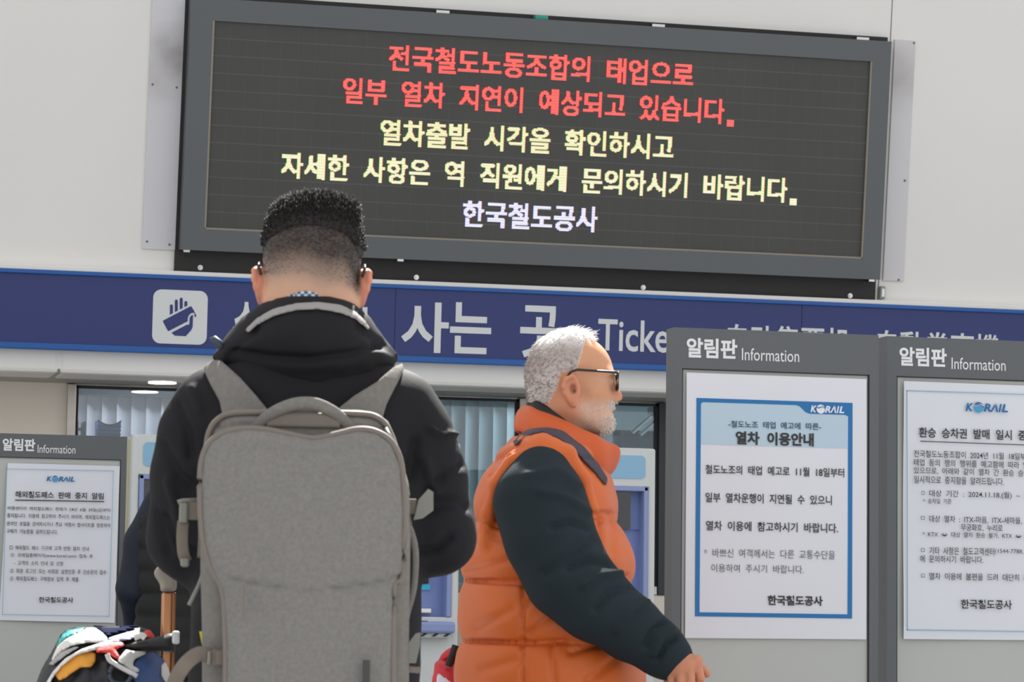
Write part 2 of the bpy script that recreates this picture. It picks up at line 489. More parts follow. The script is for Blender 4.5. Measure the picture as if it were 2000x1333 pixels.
def led_mat(name, c, s, c2):
    m = bpy.data.materials.new(name); m.use_nodes = True
    nt = m.node_tree; NN = nt.nodes; LL = nt.links; NN.clear()
    e = NN.new('ShaderNodeEmission'); o = NN.new('ShaderNodeOutputMaterial'); LL.new(e.outputs[0], o.inputs[0])
    t = NN.new('ShaderNodeTexCoord'); w = NN.new('ShaderNodeTexWave'); w.wave_type = 'BANDS'; w.bands_direction = 'Z'
    w.inputs['Scale'].default_value = 1 / PIT / 9.1; w.inputs['Distortion'].default_value = 0
    LL.new(t.outputs['Object'], w.inputs[0])
    n2 = NN.new('ShaderNodeTexNoise'); n2.inputs['Scale'].default_value = 14; LL.new(t.outputs['Object'], n2.inputs[0])
    mu = NN.new('ShaderNodeMath'); mu.operation = 'MULTIPLY'; LL.new(w.outputs[1], mu.inputs[0]); LL.new(n2.outputs[0], mu.inputs[1])
    mx = NN.new('ShaderNodeMix'); mx.data_type = 'RGBA'; mx.inputs[6].default_value = lin(c); mx.inputs[7].default_value = lin(c2)
    LL.new(mu.outputs[0], mx.inputs[0]); LL.new(mx.outputs[2], e.inputs[0]); e.inputs[1].default_value = s
    return m

def raster(ch, W, H, rx, ry, ss=4):
    """one glyph set in a W x H dot matrix with fattened strokes"""
    v, t = glyphs(ch)
    x = (v[:, 0] - .03) / .87 * W * ss; y = (v[:, 1] + .09) / .93 * H * ss
    pad = 2 * ss
    g = np.zeros((H * ss + 2 * pad, W * ss + 2 * pad), bool)
    for a, b, c in t:
        X = x[[a, b, c]] + pad; Y = y[[a, b, c]] + pad
        i0, i1 = max(int(X.min()), 0), min(int(X.max()) + 2, g.shape[1]); j0, j1 = max(int(Y.min()), 0), min(int(Y.max()) + 2, g.shape[0])
        if i1 <= i0 or j1 <= j0: continue
        q = np.arange(i0, i1)[None] + .5; r = np.arange(j0, j1)[:, None] + .5
        A = (X[1] - X[0]) * (Y[2] - Y[0]) - (X[2] - X[0]) * (Y[1] - Y[0])
        if abs(A) < 1e-9: continue
        w1 = ((q - X[0]) * (Y[2] - Y[0]) - (X[2] - X[0]) * (r - Y[0])) / A; w2 = ((X[1] - X[0]) * (r - Y[0]) - (q - X[0]) * (Y[1] - Y[0])) / A
        g[j0:j1, i0:i1] |= (w1 >= -.02) & (w2 >= -.02) & (w1 + w2 <= 1.02)
    o = np.zeros_like(g); kx, ky = int(rx * ss), int(ry * ss)
    for dj in range(-ky, ky + 1):
        for di in range(-kx, kx + 1):
            if (di / max(rx * ss, .1)) ** 2 + (dj / max(ry * ss, .1)) ** 2 <= 1.05:
                o |= np.roll(np.roll(g, dj, 0), di, 1)
    o = o[pad:-pad, pad:-pad].reshape(H, ss, W, ss).mean((1, 3)) > .5
    return o

LEDS = [('전국철도노동조합의 태업으로', 759.5, 112, 1356.6, 'ff7c76', 'fb5551', 'word in red LED letters, top line'),
        ('일부 열차 지연이 예상되고 있습니다.', 669, 176, 1440, 'ff7c76', 'fb5551', 'word in red LED letters, second line'),
        ('열차출발 시각을 확인하시고', 742.4, 258, 1317.6, 'fff8d2', 'e2e08c', 'word in pale yellow LED letters, third line'),
        ('자세한 사항은 역 직원에게 문의하시기 바랍니다.', 549.5, 322.5, 1563, 'fffadc', 'e2e08c', 'word in pale yellow LED letters, fourth line'),
        ('한국철도공사', 903, 417, 1168, 'f7f4ff', 'ccd0f0', 'word in white LED letters, bottom line')]
for body, xl, yc, xr, c, c2, lab in LEDS:
    e1, e2 = {'f': ('e0403f', 'e0403f')}.get('f') if 'red' in lab else (('5fd04e', 'f0a060') if 'yellow' in lab else ('4f86f0', 'f0a0a8'))
    A = DF.px(xl, yc, .01); B = DF.px(xr, yc, .01)
    cells = sum({' ': 14, '.': 13}.get(k, 24) for k in body) - 1
    pit = (B[0] - A[0]) / cells
    H = 26; hp = (DF.px(xl, yc - 25.5, .01) - DF.px(xl, yc + 25.5, .01))[2] / H
    mb = MB(); cx = 0; mis = []; lm = [led_mat('led_light', c, 1.0, c2), emit('led_left_edge', e1, .9), emit('led_right_edge', e2, .9)]
    for ch in body + ' ':
        if ch == ' ':
            cx += 14; o = mb.build('message_word', lm, D); o['label'] = lab; o.data.polygons.foreach_set('material_index', mis); mis = []; mb = MB(); continue
        if ch == '.':
            z0 = A[2] - H / 2 * hp - 2 * hp
            mb.add([(A[0] + (cx + p) * pit, .010, z0 + q * hp) for p, q in ((2, 0), (10, 0), (10, 7), (2, 7))], [(0, 1, 2, 3)]); mis.append(0); cx += 13; continue
        g = raster(ch, 23, H, 1.45, .75)
        for j in range(H):
            i = 0
            while i < 23:
                if g[j, i]:
                    k = i
                    while k < 23 and g[j, k]: k += 1
                    z0 = A[2] + (j - H / 2) * hp
                    for pa, pb, mi in ((i, i + .5, 1), (i + .5, k - .5, 0), (k - .5, k, 2)):
                        mb.add([(A[0] + (cx + p) * pit, .010, z0 + q * hp) for p, q in ((pa, 0), (pb, 0), (pb, 1), (pa, 1))], [(0, 1, 2, 3)]); mis.append(mi)
                    i = k
                else: i += 1
        cx += 24
a = DF.px(1062, 38)
MB().box(a[0] - .03, a[0] + .03, .03, .08, v1 - .002, v1 + .02, .006).build('cable_tie', mat('teal_plastic', '1f9a86', .4), D)
# small hanging clips on the display
for px, py in ((868, 25), (1290, 51), (1690, 77)):
    a = DF.px(px, py)
    MB().box(a[0] - .03, a[0] + .03, .03, .09, v1 - .002, v1 + .014).build('clip', M['chrome'], D)
for px, py in ((366, 490), (784, 512), (1706, 546)):
    a = DF.px(px, py)
    MB().box(a[0] - .014, a[0] + .014, .02, .08, v0 - .01, v0 + .002).build('bracket_foot', M['chrome'], D)

# black mounting board behind the display
m0, m1, n0, n1 = edgebox(UW, [(341, 500), (339, 520)], [(1708, 560), (1706, 580)], [(700, 5), (1690, 73)], [(345, 530), (1700, 588)])
Bk = thing('mounting_board', UW, 'black board behind the LED display, showing below it above the blue sign', 'board')
MB().box(m0, m1, -.018, 0, n0, n1).build('panel', M['black'], Bk)
for px, py in ((391, 523), (813, 542), (1256, 562), (1660, 578)):
    a = UW.px(px, py, -.018)
    mb = MB(); mb.disc((a[0], a[2]), .012, -.022, -.018, 12); mb.disc((a[0], a[2]), .007, -.03, -.022, 6)
    mb.build('bolt', M['chrome'], Bk)

# white cover strips either side of the display
def stain_mat(name, c, spots):
    m = mat(name, c, .5, var=.01, vscale=2)
    nt = m.node_tree; NN = nt.nodes; LL = nt.links; b = NN['Principled BSDF']
    src = b.inputs['Base Color'].links[0].from_socket
    t = NN.new('ShaderNodeTexCoord'); no = NN.new('ShaderNodeTexNoise'); no.inputs['Scale'].default_value = 9; no.inputs['Detail'].default_value = 8
    LL.new(t.outputs['Object'], no.inputs[0])
    for (x, z, rx, rz, s, col) in spots:
        mp = NN.new('ShaderNodeMapping'); mp.inputs['Location'].default_value = (-x / rx, 0, -z / rz); mp.inputs['Scale'].default_value = (1 / rx, 0, 1 / rz)
        LL.new(t.outputs['Object'], mp.inputs[0])
        ln_ = NN.new('ShaderNodeVectorMath'); ln_.operation = 'LENGTH'; LL.new(mp.outputs[0], ln_.inputs[0])
        mr = NN.new('ShaderNodeMapRange'); mr.inputs[1].default_value = 1; mr.inputs[2].default_value = 0; mr.inputs[3].default_value = 0; mr.inputs[4].default_value = s
        LL.new(ln_.outputs['Value'], mr.inputs[0])
        mu = NN.new('ShaderNodeMath'); mu.operation = 'MULTIPLY'; LL.new(mr.outputs[0], mu.inputs[0]); LL.new(no.outputs[0], mu.inputs[1])
        mx = NN.new('ShaderNodeMix'); mx.data_type = 'RGBA'; mx.inputs[7].default_value = lin(col)
        LL.new(mu.outputs[0], mx.inputs[0]); LL.new(src, mx.inputs[6]); src = mx.outputs[2]
    LL.new(src, b.inputs['Base Color'])
    return m
l0, l1, lz0, lz1 = edgebox(UW, [(293, 2), (281, 480)], [(362, 300)], [(330, -40)], [(320, 488)])
s1 = UW.px(355, 105); s2 = UW.px(310, 160); s3 = UW.px(1752, 150)
T = thing('cover_strip', UW, 'white cover strip with sooty stain along the left side of the LED display', 'strip')
MB().box(l0, l1, -.012, 0, lz0, lz1, .002).build('panel', stain_mat('strip_left_paint', 'd2d0d3', [(s1[0], s1[2], .22, .16, 1.1, '70655f'), (s2[0], s2[2], .2, .12, .6, '8a7f78')]), T)
for px, py in ((298, 165), (345, 171), (287, 472), (331, 478)):
    a = UW.px(px, py, -.012); MB().disc((a[0], a[2]), .005, -.015, -.012, 8).build('screw', M['grey_frame'], T)
r0, r1, rz0, rz1 = edgebox(UW, [(1735, 300)], [(1793, 85), (1758, 540)], [(1770, 79)], [(1740, 549)])
T = thing('cover_strip', UW, 'white cover strip along the right side of the LED display', 'strip')
MB().box(r0, r1, -.012, 0, rz0, rz1, .002).build('panel', stain_mat('strip_right_paint', 'd2cfd0', [(s3[0], s3[2], .2, .2, .8, '93877d')]), T)
for px, py in ((1785, 84), (1767, 353), (1755, 547)):
    a = UW.px(px, py, -.012); MB().disc((a[0], a[2]), .005, -.015, -.012, 8).build('screw', M['grey_frame'], T)
a = UW.px(1720, 572)
T = thing('door_sensor', UW, 'small grey metal fitting on the wall below the right end of the display', 'fitting')
MB().box(a[0] - .014, a[0] + .014, -.03, 0, a[2] - .03, a[2] + .03, .006).build('case', mat('grey_cast', '8f928f', .4, .4), T)
MB().box(a[0] - .008, a[0] + .008, -.034, -.028, a[2] - .02, a[2] + .02, .002).build('cap', M['chrome'], T)

# ================================================================== ticket sign
M['navy'] = mat('sign_navy', '232f6c', .4, var=.02, vscale=1)
M['blue'] = mat('sign_blue', '14569f', .35)
M['signwhite'] = mat('sign_white', 'd5d6d6', .5)
g0, g1, h0, h1 = edgebox(SG, [(-600, 600)], [(2700, 600)], [(0, 524.3), (1000, 565), (2000, 606.5)], [(0, 676), (700, 700), (1300, 720.7)])
S = thing('ticket_sign', SG, 'long navy blue sign with white ticket lettering running across the wall', 'sign')
seams = [xof(SG, 772, 600), xof(SG, 1566, 620)]
mb = MB(); xx = [g0] + seams + [g1]
for i in range(3): mb.box(xx[i] + .0015, xx[i + 1] - .0015, 0, .06, h0, h1)
mb.box(g0, g1, .004, .06, h0, h1)
mb.build('panel', M['navy'], S)
th = (h1 - h0) * .055
MB().box(g0, g1, -.012, .05, h0 - .01, h0 + th, .004).build('edge_strip', M['blue'], S)
MB().box(g0, g1, -.012, .05, h1 - th, h1, .004).build('edge_strip', M['blue'], S)
MB().box(g0, g1, .0, .12, h1, h1 + .02, .003).build('top_ledge', M['wall'], S)
# pictogram
q0, q1, p0, p1 = edgebox(SG, [(300, 600), (296, 650)], [(406.5, 600), (403, 650)], [(350, 567)], [(350, 672.5)], -.003)
pic = MB().prism(rrect(q0, q1, p0, p1, (q1 - q0) * .15), -.003, 0).build('pictogram_tile', M['signwhite'], S)
def zp(pts): return [tuple(SG.px(280 + x / 8.886, 540 + y / 8.886, -.0045)[[0, 2]]) for x, y in pts]
mb = MB()
for (x, yt, yb0, yb1) in ((487, 487, 668, 640), (572, 402, 620, 598), (657, 370, 577, 553), (738, 428, 534, 510)):
    r = 26
    mb.flat(zp([(x - r, yb0), (x + r, yb1), (x + r, yt + r), (x + r * .7, yt + r * .3), (x, yt), (x - r * .7, yt + r * .3), (x - r, yt + r)]), -.0045)
mb.flat(zp([(340, 785), (350, 765), (820, 520), (835, 525), (885, 610), (870, 632), (820, 645), (785, 685), (770, 730), (770, 780), (440, 950), (425, 945)]), -.0045)
mb.flat(zp([(835, 525), (922, 685), (893, 715), (885, 640), (870, 632), (885, 610)]), -.0045)
mb.flat(zp([(490, 980), (760, 838), (790, 845), (800, 815), (803, 730), (820, 690), (858, 668), (862, 700), (855, 880), (830, 935), (735, 1040), (545, 1030)]), -.0045)
mb.build('hand_symbol', M['navy'], pic)
K = [('승', 455, 505, 645, 112), ('차', 545, 630, 650, 112), ('권', 655, 718, 654, 112), ('사', 784, 876.5, 638, 99), ('는', 879, 959.5, 640, 100), ('곳', 1016, 1094, 647, 102)]
for ch, xl, xr, yc, h in K:
    mb = MB(); lettering(mb, ch, SG, xl, xr, yc, h, -.002, off=.022)
    mb.build('letter', M['signwhite'], S)
mb = MB(); lettering(mb, 'Tickets', SG, 1168, 1352, 654, 62, -.002, off=.012); mb.build('english_lettering', M['signwhite'], S)
mb = MB(); lettering(mb, '自动售票机', SG, 1421, 1661, 661, 57, -.002, off=.02); mb.build('chinese_lettering', M['signwhite'], S)
mb = MB(); lettering(mb, '自動券売機', SG, 1714, 1952, 672, 55, -.002, off=.02); mb.build('japanese_lettering', M['signwhite'], S)

# ================================================================== notice boards
M['paper'] = mat('paper_white', 'd9dae0', .6, var=.012, vscale=6)
M['backing'] = mat('board_backing', 'b3b5b0', .5, var=.015, vscale=2)
M['ink'] = mat('black_ink', '2b2a2b', .6)
M['ink_thin'] = mat('grey_ink', '4a4a4c', .6)
M['poster_blue'] = mat('poster_blue', '0f6ba8', .5)
M['poster_pale'] = mat('poster_pale_blue', 'b4c8d6', .6)
M['line_blue'] = mat('pale_blue_line', '86aebf', .6)
M['logo_blue'] = mat('logo_blue', '15639f', .5)
M['logo_cyan'] = mat('logo_cyan', '3f97c4', .5)
M['title'] = mat('sign_vinyl', 'e2e2e2', .5)
M['title_ink'] = mat('teal_ink', '2c4a5e', .6)

def board(fr, face, inset, title, info, label, side=.055, zbot=.06, backing=None):
    """freestanding notice board; face/inset = (x0,x1,z0,z1) in the frame"""
    x0, x1, z0, z1 = face; a, b, c, d = inset
    t = thing('notice_board', fr, label, 'notice board')
    mb = MB()
    mb.box(x0, a, 0, side, zbot, z1); mb.box(b, x1, 0, side, zbot, z1); mb.box(a, b, 0, side, d, z1); mb.box(a, b, 0, side, zbot, zbot + .06)
    mb.build('frame', M['grey_frame'], t)
    MB().box(a, b, .006, side - .004, zbot + .06, d).build('panel', M['backing'], t)
    mb = MB(); e = .0025
    mb.box(a, a + e, .001, .008, zbot + .06, d); mb.box(b - e, b, .001, .008, zbot + .06, d); mb.box(a, b, .001, .008, d - e, d)
    mb.build('gasket', M['black'], t)
    mb = MB(); mb.box(x0 - .02, x1 + .02, -.15, .2, 0, .02, .005); mb.box(x0 + .03, x0 + .08, .01, .045, .02, zbot); mb.box(x1 - .08, x1 - .03, .01, .045, .02, zbot)
    mb.build('base', M['grey_frame'], t)
    mb = MB(); lettering(mb, *title); mb.build('korean_title', M['title'], t)
    mb = MB(); lettering(mb, *info); mb.build('english_title', M['title'], t)
    return t

def logo(fr, x0, x1, yc, h, dy, parent, m, m2, m3):
    """rail company wordmark: slanted letters round a ball with two swooshes"""
    W = x1 - x0
    def X(t): return x0 + t * W
    sl = (fr.px(x1, yc, dy)[0] - fr.px(x0, yc, dy)[0])
    A = fr.px(x0, yc, dy); s = fr.px(x0, yc - h / 2, dy)[2] - fr.px(x0, yc + h / 2, dy)[2]
    mb = MB()
    def letter(body, t0, t1, hh=1.0):
        v, t = glyphs(body, .035, 1.0, .22); mn, mx = v.min(0), v.max(0)
        x = A[0] + sl * (t0 + (v[:, 0] - mn[0]) / (mx[0] - mn[0]) * (t1 - t0)); z = A[2] + ((v[:, 1] - mn[1]) / (mx[1] - mn[1]) - .5) * s * hh
        mb.add(np.stack([x, np.full_like(x, dy), z], 1), t)
    letter('K', 0, .185); lo = mb.build('logo', m, parent); mb = MB()
    letter('R', .425, .60); letter('Λ', .575, .76); letter('I', .77, .85); letter('L', .845, 1.0); mb.build('logo_letters', m, lo)
    cx, cz, r = A[0] + sl * .305, A[2] + .0 * s, s * .66
    def ball(f, name, mm):
        q = MB(); q.flat([(cx + p * r, cz + z * r) for p, z in f], dy); q.build(name, mm, lo)
    arc = lambda a, b, n=14: [(math.cos(math.radians(a + (b - a) * k / n)), math.sin(math.radians(a + (b - a) * k / n))) for k in range(n + 1)]
    ball(arc(165, 375) + [(.75, .22), (.4, .30), (0, .26), (-.45, .12)], 'logo_ball', m2)
    ball(arc(152, 20) + [(.65, .62), (.2, .72), (-.3, .62)], 'logo_swoosh', m3)
    q = MB(); q.flat([(cx + p * r, cz + z * r) for p, z in [(-.95, .30), (-.5, .55), (0, .62), (.5, .5), (1.0, .1), (1.25, -.25), (1.0, -.02), (.5, .36), (0, .46), (-.5, .40)]], dy)
    q.build('logo_swoosh', m, lo)

def sheet(fr, corners, dy, wob=0.0, n=14, seed=0):
    """slightly wavy sheet of paper between four corners (tl,tr,br,bl in px)"""
    tl, tr, br, bl = [fr.px(*c, dy) for c in corners]
    rnd = random.Random(seed); ph = [rnd.uniform(0, 6) for _ in range(4)]
    V = []; F = []
    for j in range(n + 1):
        for i in range(n + 1):
            u, v = i / n, j / n
            p = (1 - v) * ((1 - u) * tl + u * tr) + v * ((1 - u) * bl + u * br)
            e = max(abs(u - .5), abs(v - .5)) * 2
            y = dy - wob * (e ** 3) * (.5 + .5 * math.sin(5 * u + 7 * v + ph[0])) - wob * .2 * math.sin(3 * u + ph[1]) * math.sin(4 * v + ph[2])
            V.append((p[0], y, p[2]))
    for j in range(n):
        for i in range(n): F.append((j * (n + 1) + i, (j + 1) * (n + 1) + i, (j + 1) * (n + 1) + i + 1, j * (n + 1) + i + 1))
    return MB().add(V, F)

def lines_on(fr, L, parent, dy, name='text_line', m=None):
    for q in L:
        body, xl, xr, yc, h = q[:5]; off = q[5] if len(q) > 5 else .006; mm = q[6] if len(q) > 6 else (m or M['ink'])
        if any('가' <= k <= '힣' for k in body): body = body.replace(' ', '  ')
        mb = MB(); lettering(mb, body, fr, xl, xr, yc, h, dy, off=off); mb.build(name, mm, parent)

# ---- board A (in front, by the older man's hand)
def frame_at(px, py, Z, x0=0):
    d = ray(px, py); p = CAM + d * Z
    return plane_frame(p[1])
FA = frame_at(1515, 900, 7.0)
face = edgebox(FA, [(1314.6, 640), (1312.5, 1230)], [(1715.6, 656), (1716, 1300)], [(1314.6, 639), (1715.6, 655.6)], [(1500, 1330)])
ins = edgebox(FA, [(1332.6, 721), (1329, 1250)], [(1698, 733), (1698, 1250)], [(1332.6, 719.7), (1698, 732.5)], [(1500, 1330)])
BA = board(FA, face, ins, ('알림판', FA, 1341, 1440, 679, 38.5, -.001, .03), ('Information', FA, 1449, 1561, 692, 24, -.001, .0), 'grey notice board with blue-bordered poster, nearest the older man')
tA = thing('notice_poster', FA, 'white poster with thick blue border and pale blue heading band', 'poster')
PD = -.0015
sheet(FA, [(1341, 728), (1692.5, 741), (1692, 1249.7), (1338, 1247)], 0, .001, seed=2).build('sheet', M['paper'], tA, smooth=True)
bx0, bx1, bz0, bz1 = edgebox(FA, [(1360, 778), (1358, 1205)], [(1664.6, 788), (1665, 1208)], [(1360, 777.5), (1664.6, 787.7)], [(1358, 1205), (1665, 1208.5)], PD)
ix0, ix1, iz0 = np.mean([FA.px(1369, 800, PD)[0], FA.px(1366.5, 1190, PD)[0]]), np.mean([FA.px(1656, 830, PD)[0], FA.px(1656.5, 1190, PD)[0]]), FA.px(1500, 1198.5, PD)[2]
def fz(x, y): return tuple(FA.px(1300 + x / 4.443, 620 + y / 4.443, PD)[[0, 2]])
mb = MB()
mb.box(bx0, ix0, PD, 0, bz0, bz1); mb.box(ix1, bx1, PD, 0, bz0, bz1); mb.box(ix0, ix1, PD, 0, bz0, iz0)
top = [fz(305, 750), fz(325, 737), fz(1130, 763), fz(1165, 775), fz(1215, 825), fz(1250, 838), fz(1560, 848), fz(1582, 862)]
top = [(ix0, top[0][1])] + top[1:-1] + [(ix1, top[-1][1])]
mb.prism([(ix0, bz1)] + top + [(ix1, bz1)], PD, 0)
mb.build('blue_border', M['poster_blue'], tA)
hb = np.mean([fz(303, 1105)[1], fz(1582, 1138)[1]])
hp = MB(); hp.flat([(p[0], p[1]) for p in top] + [(ix1, hb), (ix0, hb)], -.0009); hp.build('heading_band', M['poster_pale'], tA)
M['logo_white'] = mat('logo_white', 'dfe3e8', .6)
logo(FA, 1583, 1649, 799, 13.5, -.003, tA, M['logo_white'], M['logo_white'], M['logo_white'])
lines_on(FA, [
    ('-철도노조 태업 예고에 따른-', 1423, 1604, 828.5, 13.5, .012, M['title_ink']),
    ('열차 이용안내', 1437, 1589.5, 855.5, 26, .034),
    ('철도노조의 태업 예고로 11월 18일부터', 1378, 1649, 917, 18, .014),
    ('일부 열차운행이 지연될 수 있으니', 1378, 1625, 972, 19, .014),
    ('열차 이용에 참고하시기 바랍니다.', 1379, 1637, 1027, 19, .014),
    ('* 바쁘신 여객께서는 다른 교통수단을', 1375.5, 1631, 1080, 17, -.004, M['ink_thin']),
    ('이용하여 주시기 바랍니다.', 1389.5, 1570, 1110, 16, -.004, M['ink_thin']),
    ('한국철도공사', 1499.5, 1607, 1173, 19.5, .03)], tA, -.003)

# ---- board B (right edge of the picture)
FB = frame_at(1860, 900, 7.27)
w = face[1] - face[0]
x0 = np.mean([FB.px(1731, 662)[0], FB.px(1733.5, 1200)[0]])
faceB = (x0, x0 + w, face[2], np.mean([FB.px(1732, 657.5)[2], FB.px(1995, 666)[2]]))
ia = np.mean([FB.px(1749.4, 737)[0], FB.px(1753, 1250)[0]])
insB = (ia, faceB[1] - (face[1] - ins[1]), 0, np.mean([FB.px(1750, 735)[2], FB.px(2000, 743)[2]]))
BB = board(FB, faceB, insB, ('알림판', FB, 1756.5, 1849, 696, 36.5, -.001, .03), ('Information', FB, 1858.5, 1964, 710, 23, -.001, .0), 'grey notice board at the right edge of the picture')
tB = thing('notice_poster', FB, 'white poster with thin pale blue outline, on the board at right edge', 'poster')
sheet(FB, [(1764, 745), (2092, 757), (2092, 1252), (1763.5, 1249)], 0, .005, seed=4).build('sheet', M['paper'], tB, smooth=True)
def outline(fr, cs, wpx, dy, m, parent):
    P = [fr.px(*c, dy) for c in cs]; wd_ = wpx * 7 / 6000; mb = MB()
    for i in range(4):
        a, b = P[i], P[(i + 1) % 4]; d_ = (b - a) / np.linalg.norm(b - a); n_ = np.array([-d_[2], 0, d_[0]]) * wd_ / 2
        a = a - d_ * wd_ / 2; b = b + d_ * wd_ / 2
        mb.add([a - n_, b - n_, b + n_, a + n_], [(0, 1, 2, 3)])
    mb.build('outline', m, parent)
PB = -.0065
outline(FB, [(1771.5, 763.5), (2084, 774), (2084, 1236), (1772.5, 1231)], 1.8, PB, M['line_blue'], tB)
logo(FB, 1886, 1969, 795.5, 16, PB, tB, M['logo_blue'], M['logo_cyan'], M['logo_blue'])
MB().add([FB.px(1797.5, 861.5, PB), FB.px(2056, 871, PB), FB.px(2056, 872.6, PB), FB.px(1797.5, 863.2, PB)], [(0, 1, 2, 3)]).build('rule', M['ink'], tB)
lines_on(FB, [
    ('환승 승차권 발매 일시 중지 안내', 1795, 2064, 845, 20, .02),
    ('전국철도노동조합이 2024년 11월 18일부터', 1785, 2013.5, 886.5, 14),
    ('태업 등의 쟁의 행위를 예고함에 따라 열차 지연이', 1785, 2060, 903.5, 14),
    ('있으므로, 아래와 같이 열차 간 환승 승차권 발매를', 1785, 2062, 919.5, 14),
    ('일시적으로 중지함을 알려드립니다.', 1785.5, 1961, 937, 15),
    ('□', 1800, 1806, 963.5, 7), ('대상 기간 : 2024.11.18.(월) ~ 11.20.(수)', 1815, 2054, 965, 15),
    ('* 승차일 기준', 1803, 1858.5, 979, 10),
    ('□', 1799, 1806, 1012, 7), ('대상 열차 : ITX-마음, ITX-새마을,', 1815, 1996, 1014, 14),
    ('무궁화호, 누리로', 1877, 1958.5, 1031, 14),
    ('* KTX ↔ 대상 열차 환승 불가, KTX ↔ KTX 간 환승', 1802, 2060, 1044, 11),
    ('□', 1799, 1806, 1075, 7), ('기타 사항은 철도고객센터', 1815, 1942, 1076, 15), ('(1544-7788, 1588-7788)', 1943.5, 2055, 1078, 10.5, .0),
    ('에 문의하시기 바랍니다.', 1797.5, 1920.5, 1092, 14),
    ('□', 1799.5, 1806.5, 1125, 7), ('열차 이용에 불편을 드려 대단히 죄송합니다.', 1815, 2058, 1126, 14),
    ('한국철도공사', 1877, 1976.5, 1180.5, 18.5, .02)], tB, PB)

# ---- board C (left edge, further back)
FC = frame_at(120, 1000, 10.75)
xe = np.mean([FC.px(248, 860)[0], FC.px(240.5, 1210)[0]])
faceC = (xe - w, xe, face[2], np.mean([FC.px(5, 848)[2], FC.px(240, 852)[2]]))
insC = (faceC[0] + (ins[0] - face[0]), np.mean([FC.px(236.5, 900)[0], FC.px(229, 1210)[0]]), 0, np.mean([FC.px(2, 893)[2], FC.px(236, 898)[2]]))
BC = board(FC, faceC, insC, ('알림판', FC, 5, 69, 868.5, 24, -.001, .03), ('Information', FC, 73.5, 147.5, 877, 16, -.001, .0), 'grey notice board at the left edge, in front of the steel post')
tC = thing('notice_poster', FC, 'white poster with a curled corner on the left notice board', 'poster')
c4 = [(15, 905), (234, 911), (224, 1217.5), (-2, 1212)]
sheet(FC, c4, 0, .006, seed=6).build('sheet', M['paper'], tC, smooth=True)
PC = -.0085
outline(FC, [(13.5, 916.5), (221.5, 920.5), (213, 1204.5), (4.5, 1201)], 1.6, PC, M['line_blue'], tC)
logo(FC, 91, 146, 935.5, 9.5, PC, tC, M['logo_blue'], M['logo_cyan'], M['logo_blue'])
MB().add([FC.px(29.5, 976.3, PC), FC.px(203.5, 979.5, PC), FC.px(203.5, 981.5, PC), FC.px(29.5, 978.3, PC)], [(0, 1, 2, 3)]).build('rule', M['ink'], tC)
lines_on(FC, [
    ('해외철도패스 판매 중지 알림', 30, 202.5, 966, 13, .02),
    ('여행센터의 해외철도패스 판매가 24년 6월 30일(금)부터', 14.5, 215.5, 993.5, 8.5),
    ('중지됩니다. 이용에 참고하여 주시기 바라며, 해외철도패스는', 14, 215, 1007.5, 9),
    ('온라인 포털을 검색하시거나 주요 여행사 웹사이트를 방문하여', 13.5, 215, 1023, 8.5),
    ('구매가 가능함을 알려드립니다.', 13, 112.5, 1038, 9),
    ('□ 해외철도 패스 기구매 고객 반환 절차 안내', 19, 173.5, 1070, 8.5),
    ('① 코레일홈페이지(www.korail.com) 접속 후', 21, 181.5, 1085, 9),
    ('- 고객의 소리 안내 및 신청', 27.5, 123, 1100, 8.5),
    ('② 회원 로그인 또는 비회원 실명인증 후 단순문의 접수', 20, 208, 1115.5, 9),
    ('③ 해외철도패스 구매정보 입력 후 제출', 19.5, 153.5, 1130.5, 9),
    ('한국철도공사', 76, 143, 1172, 11, .02)], tC, PC)
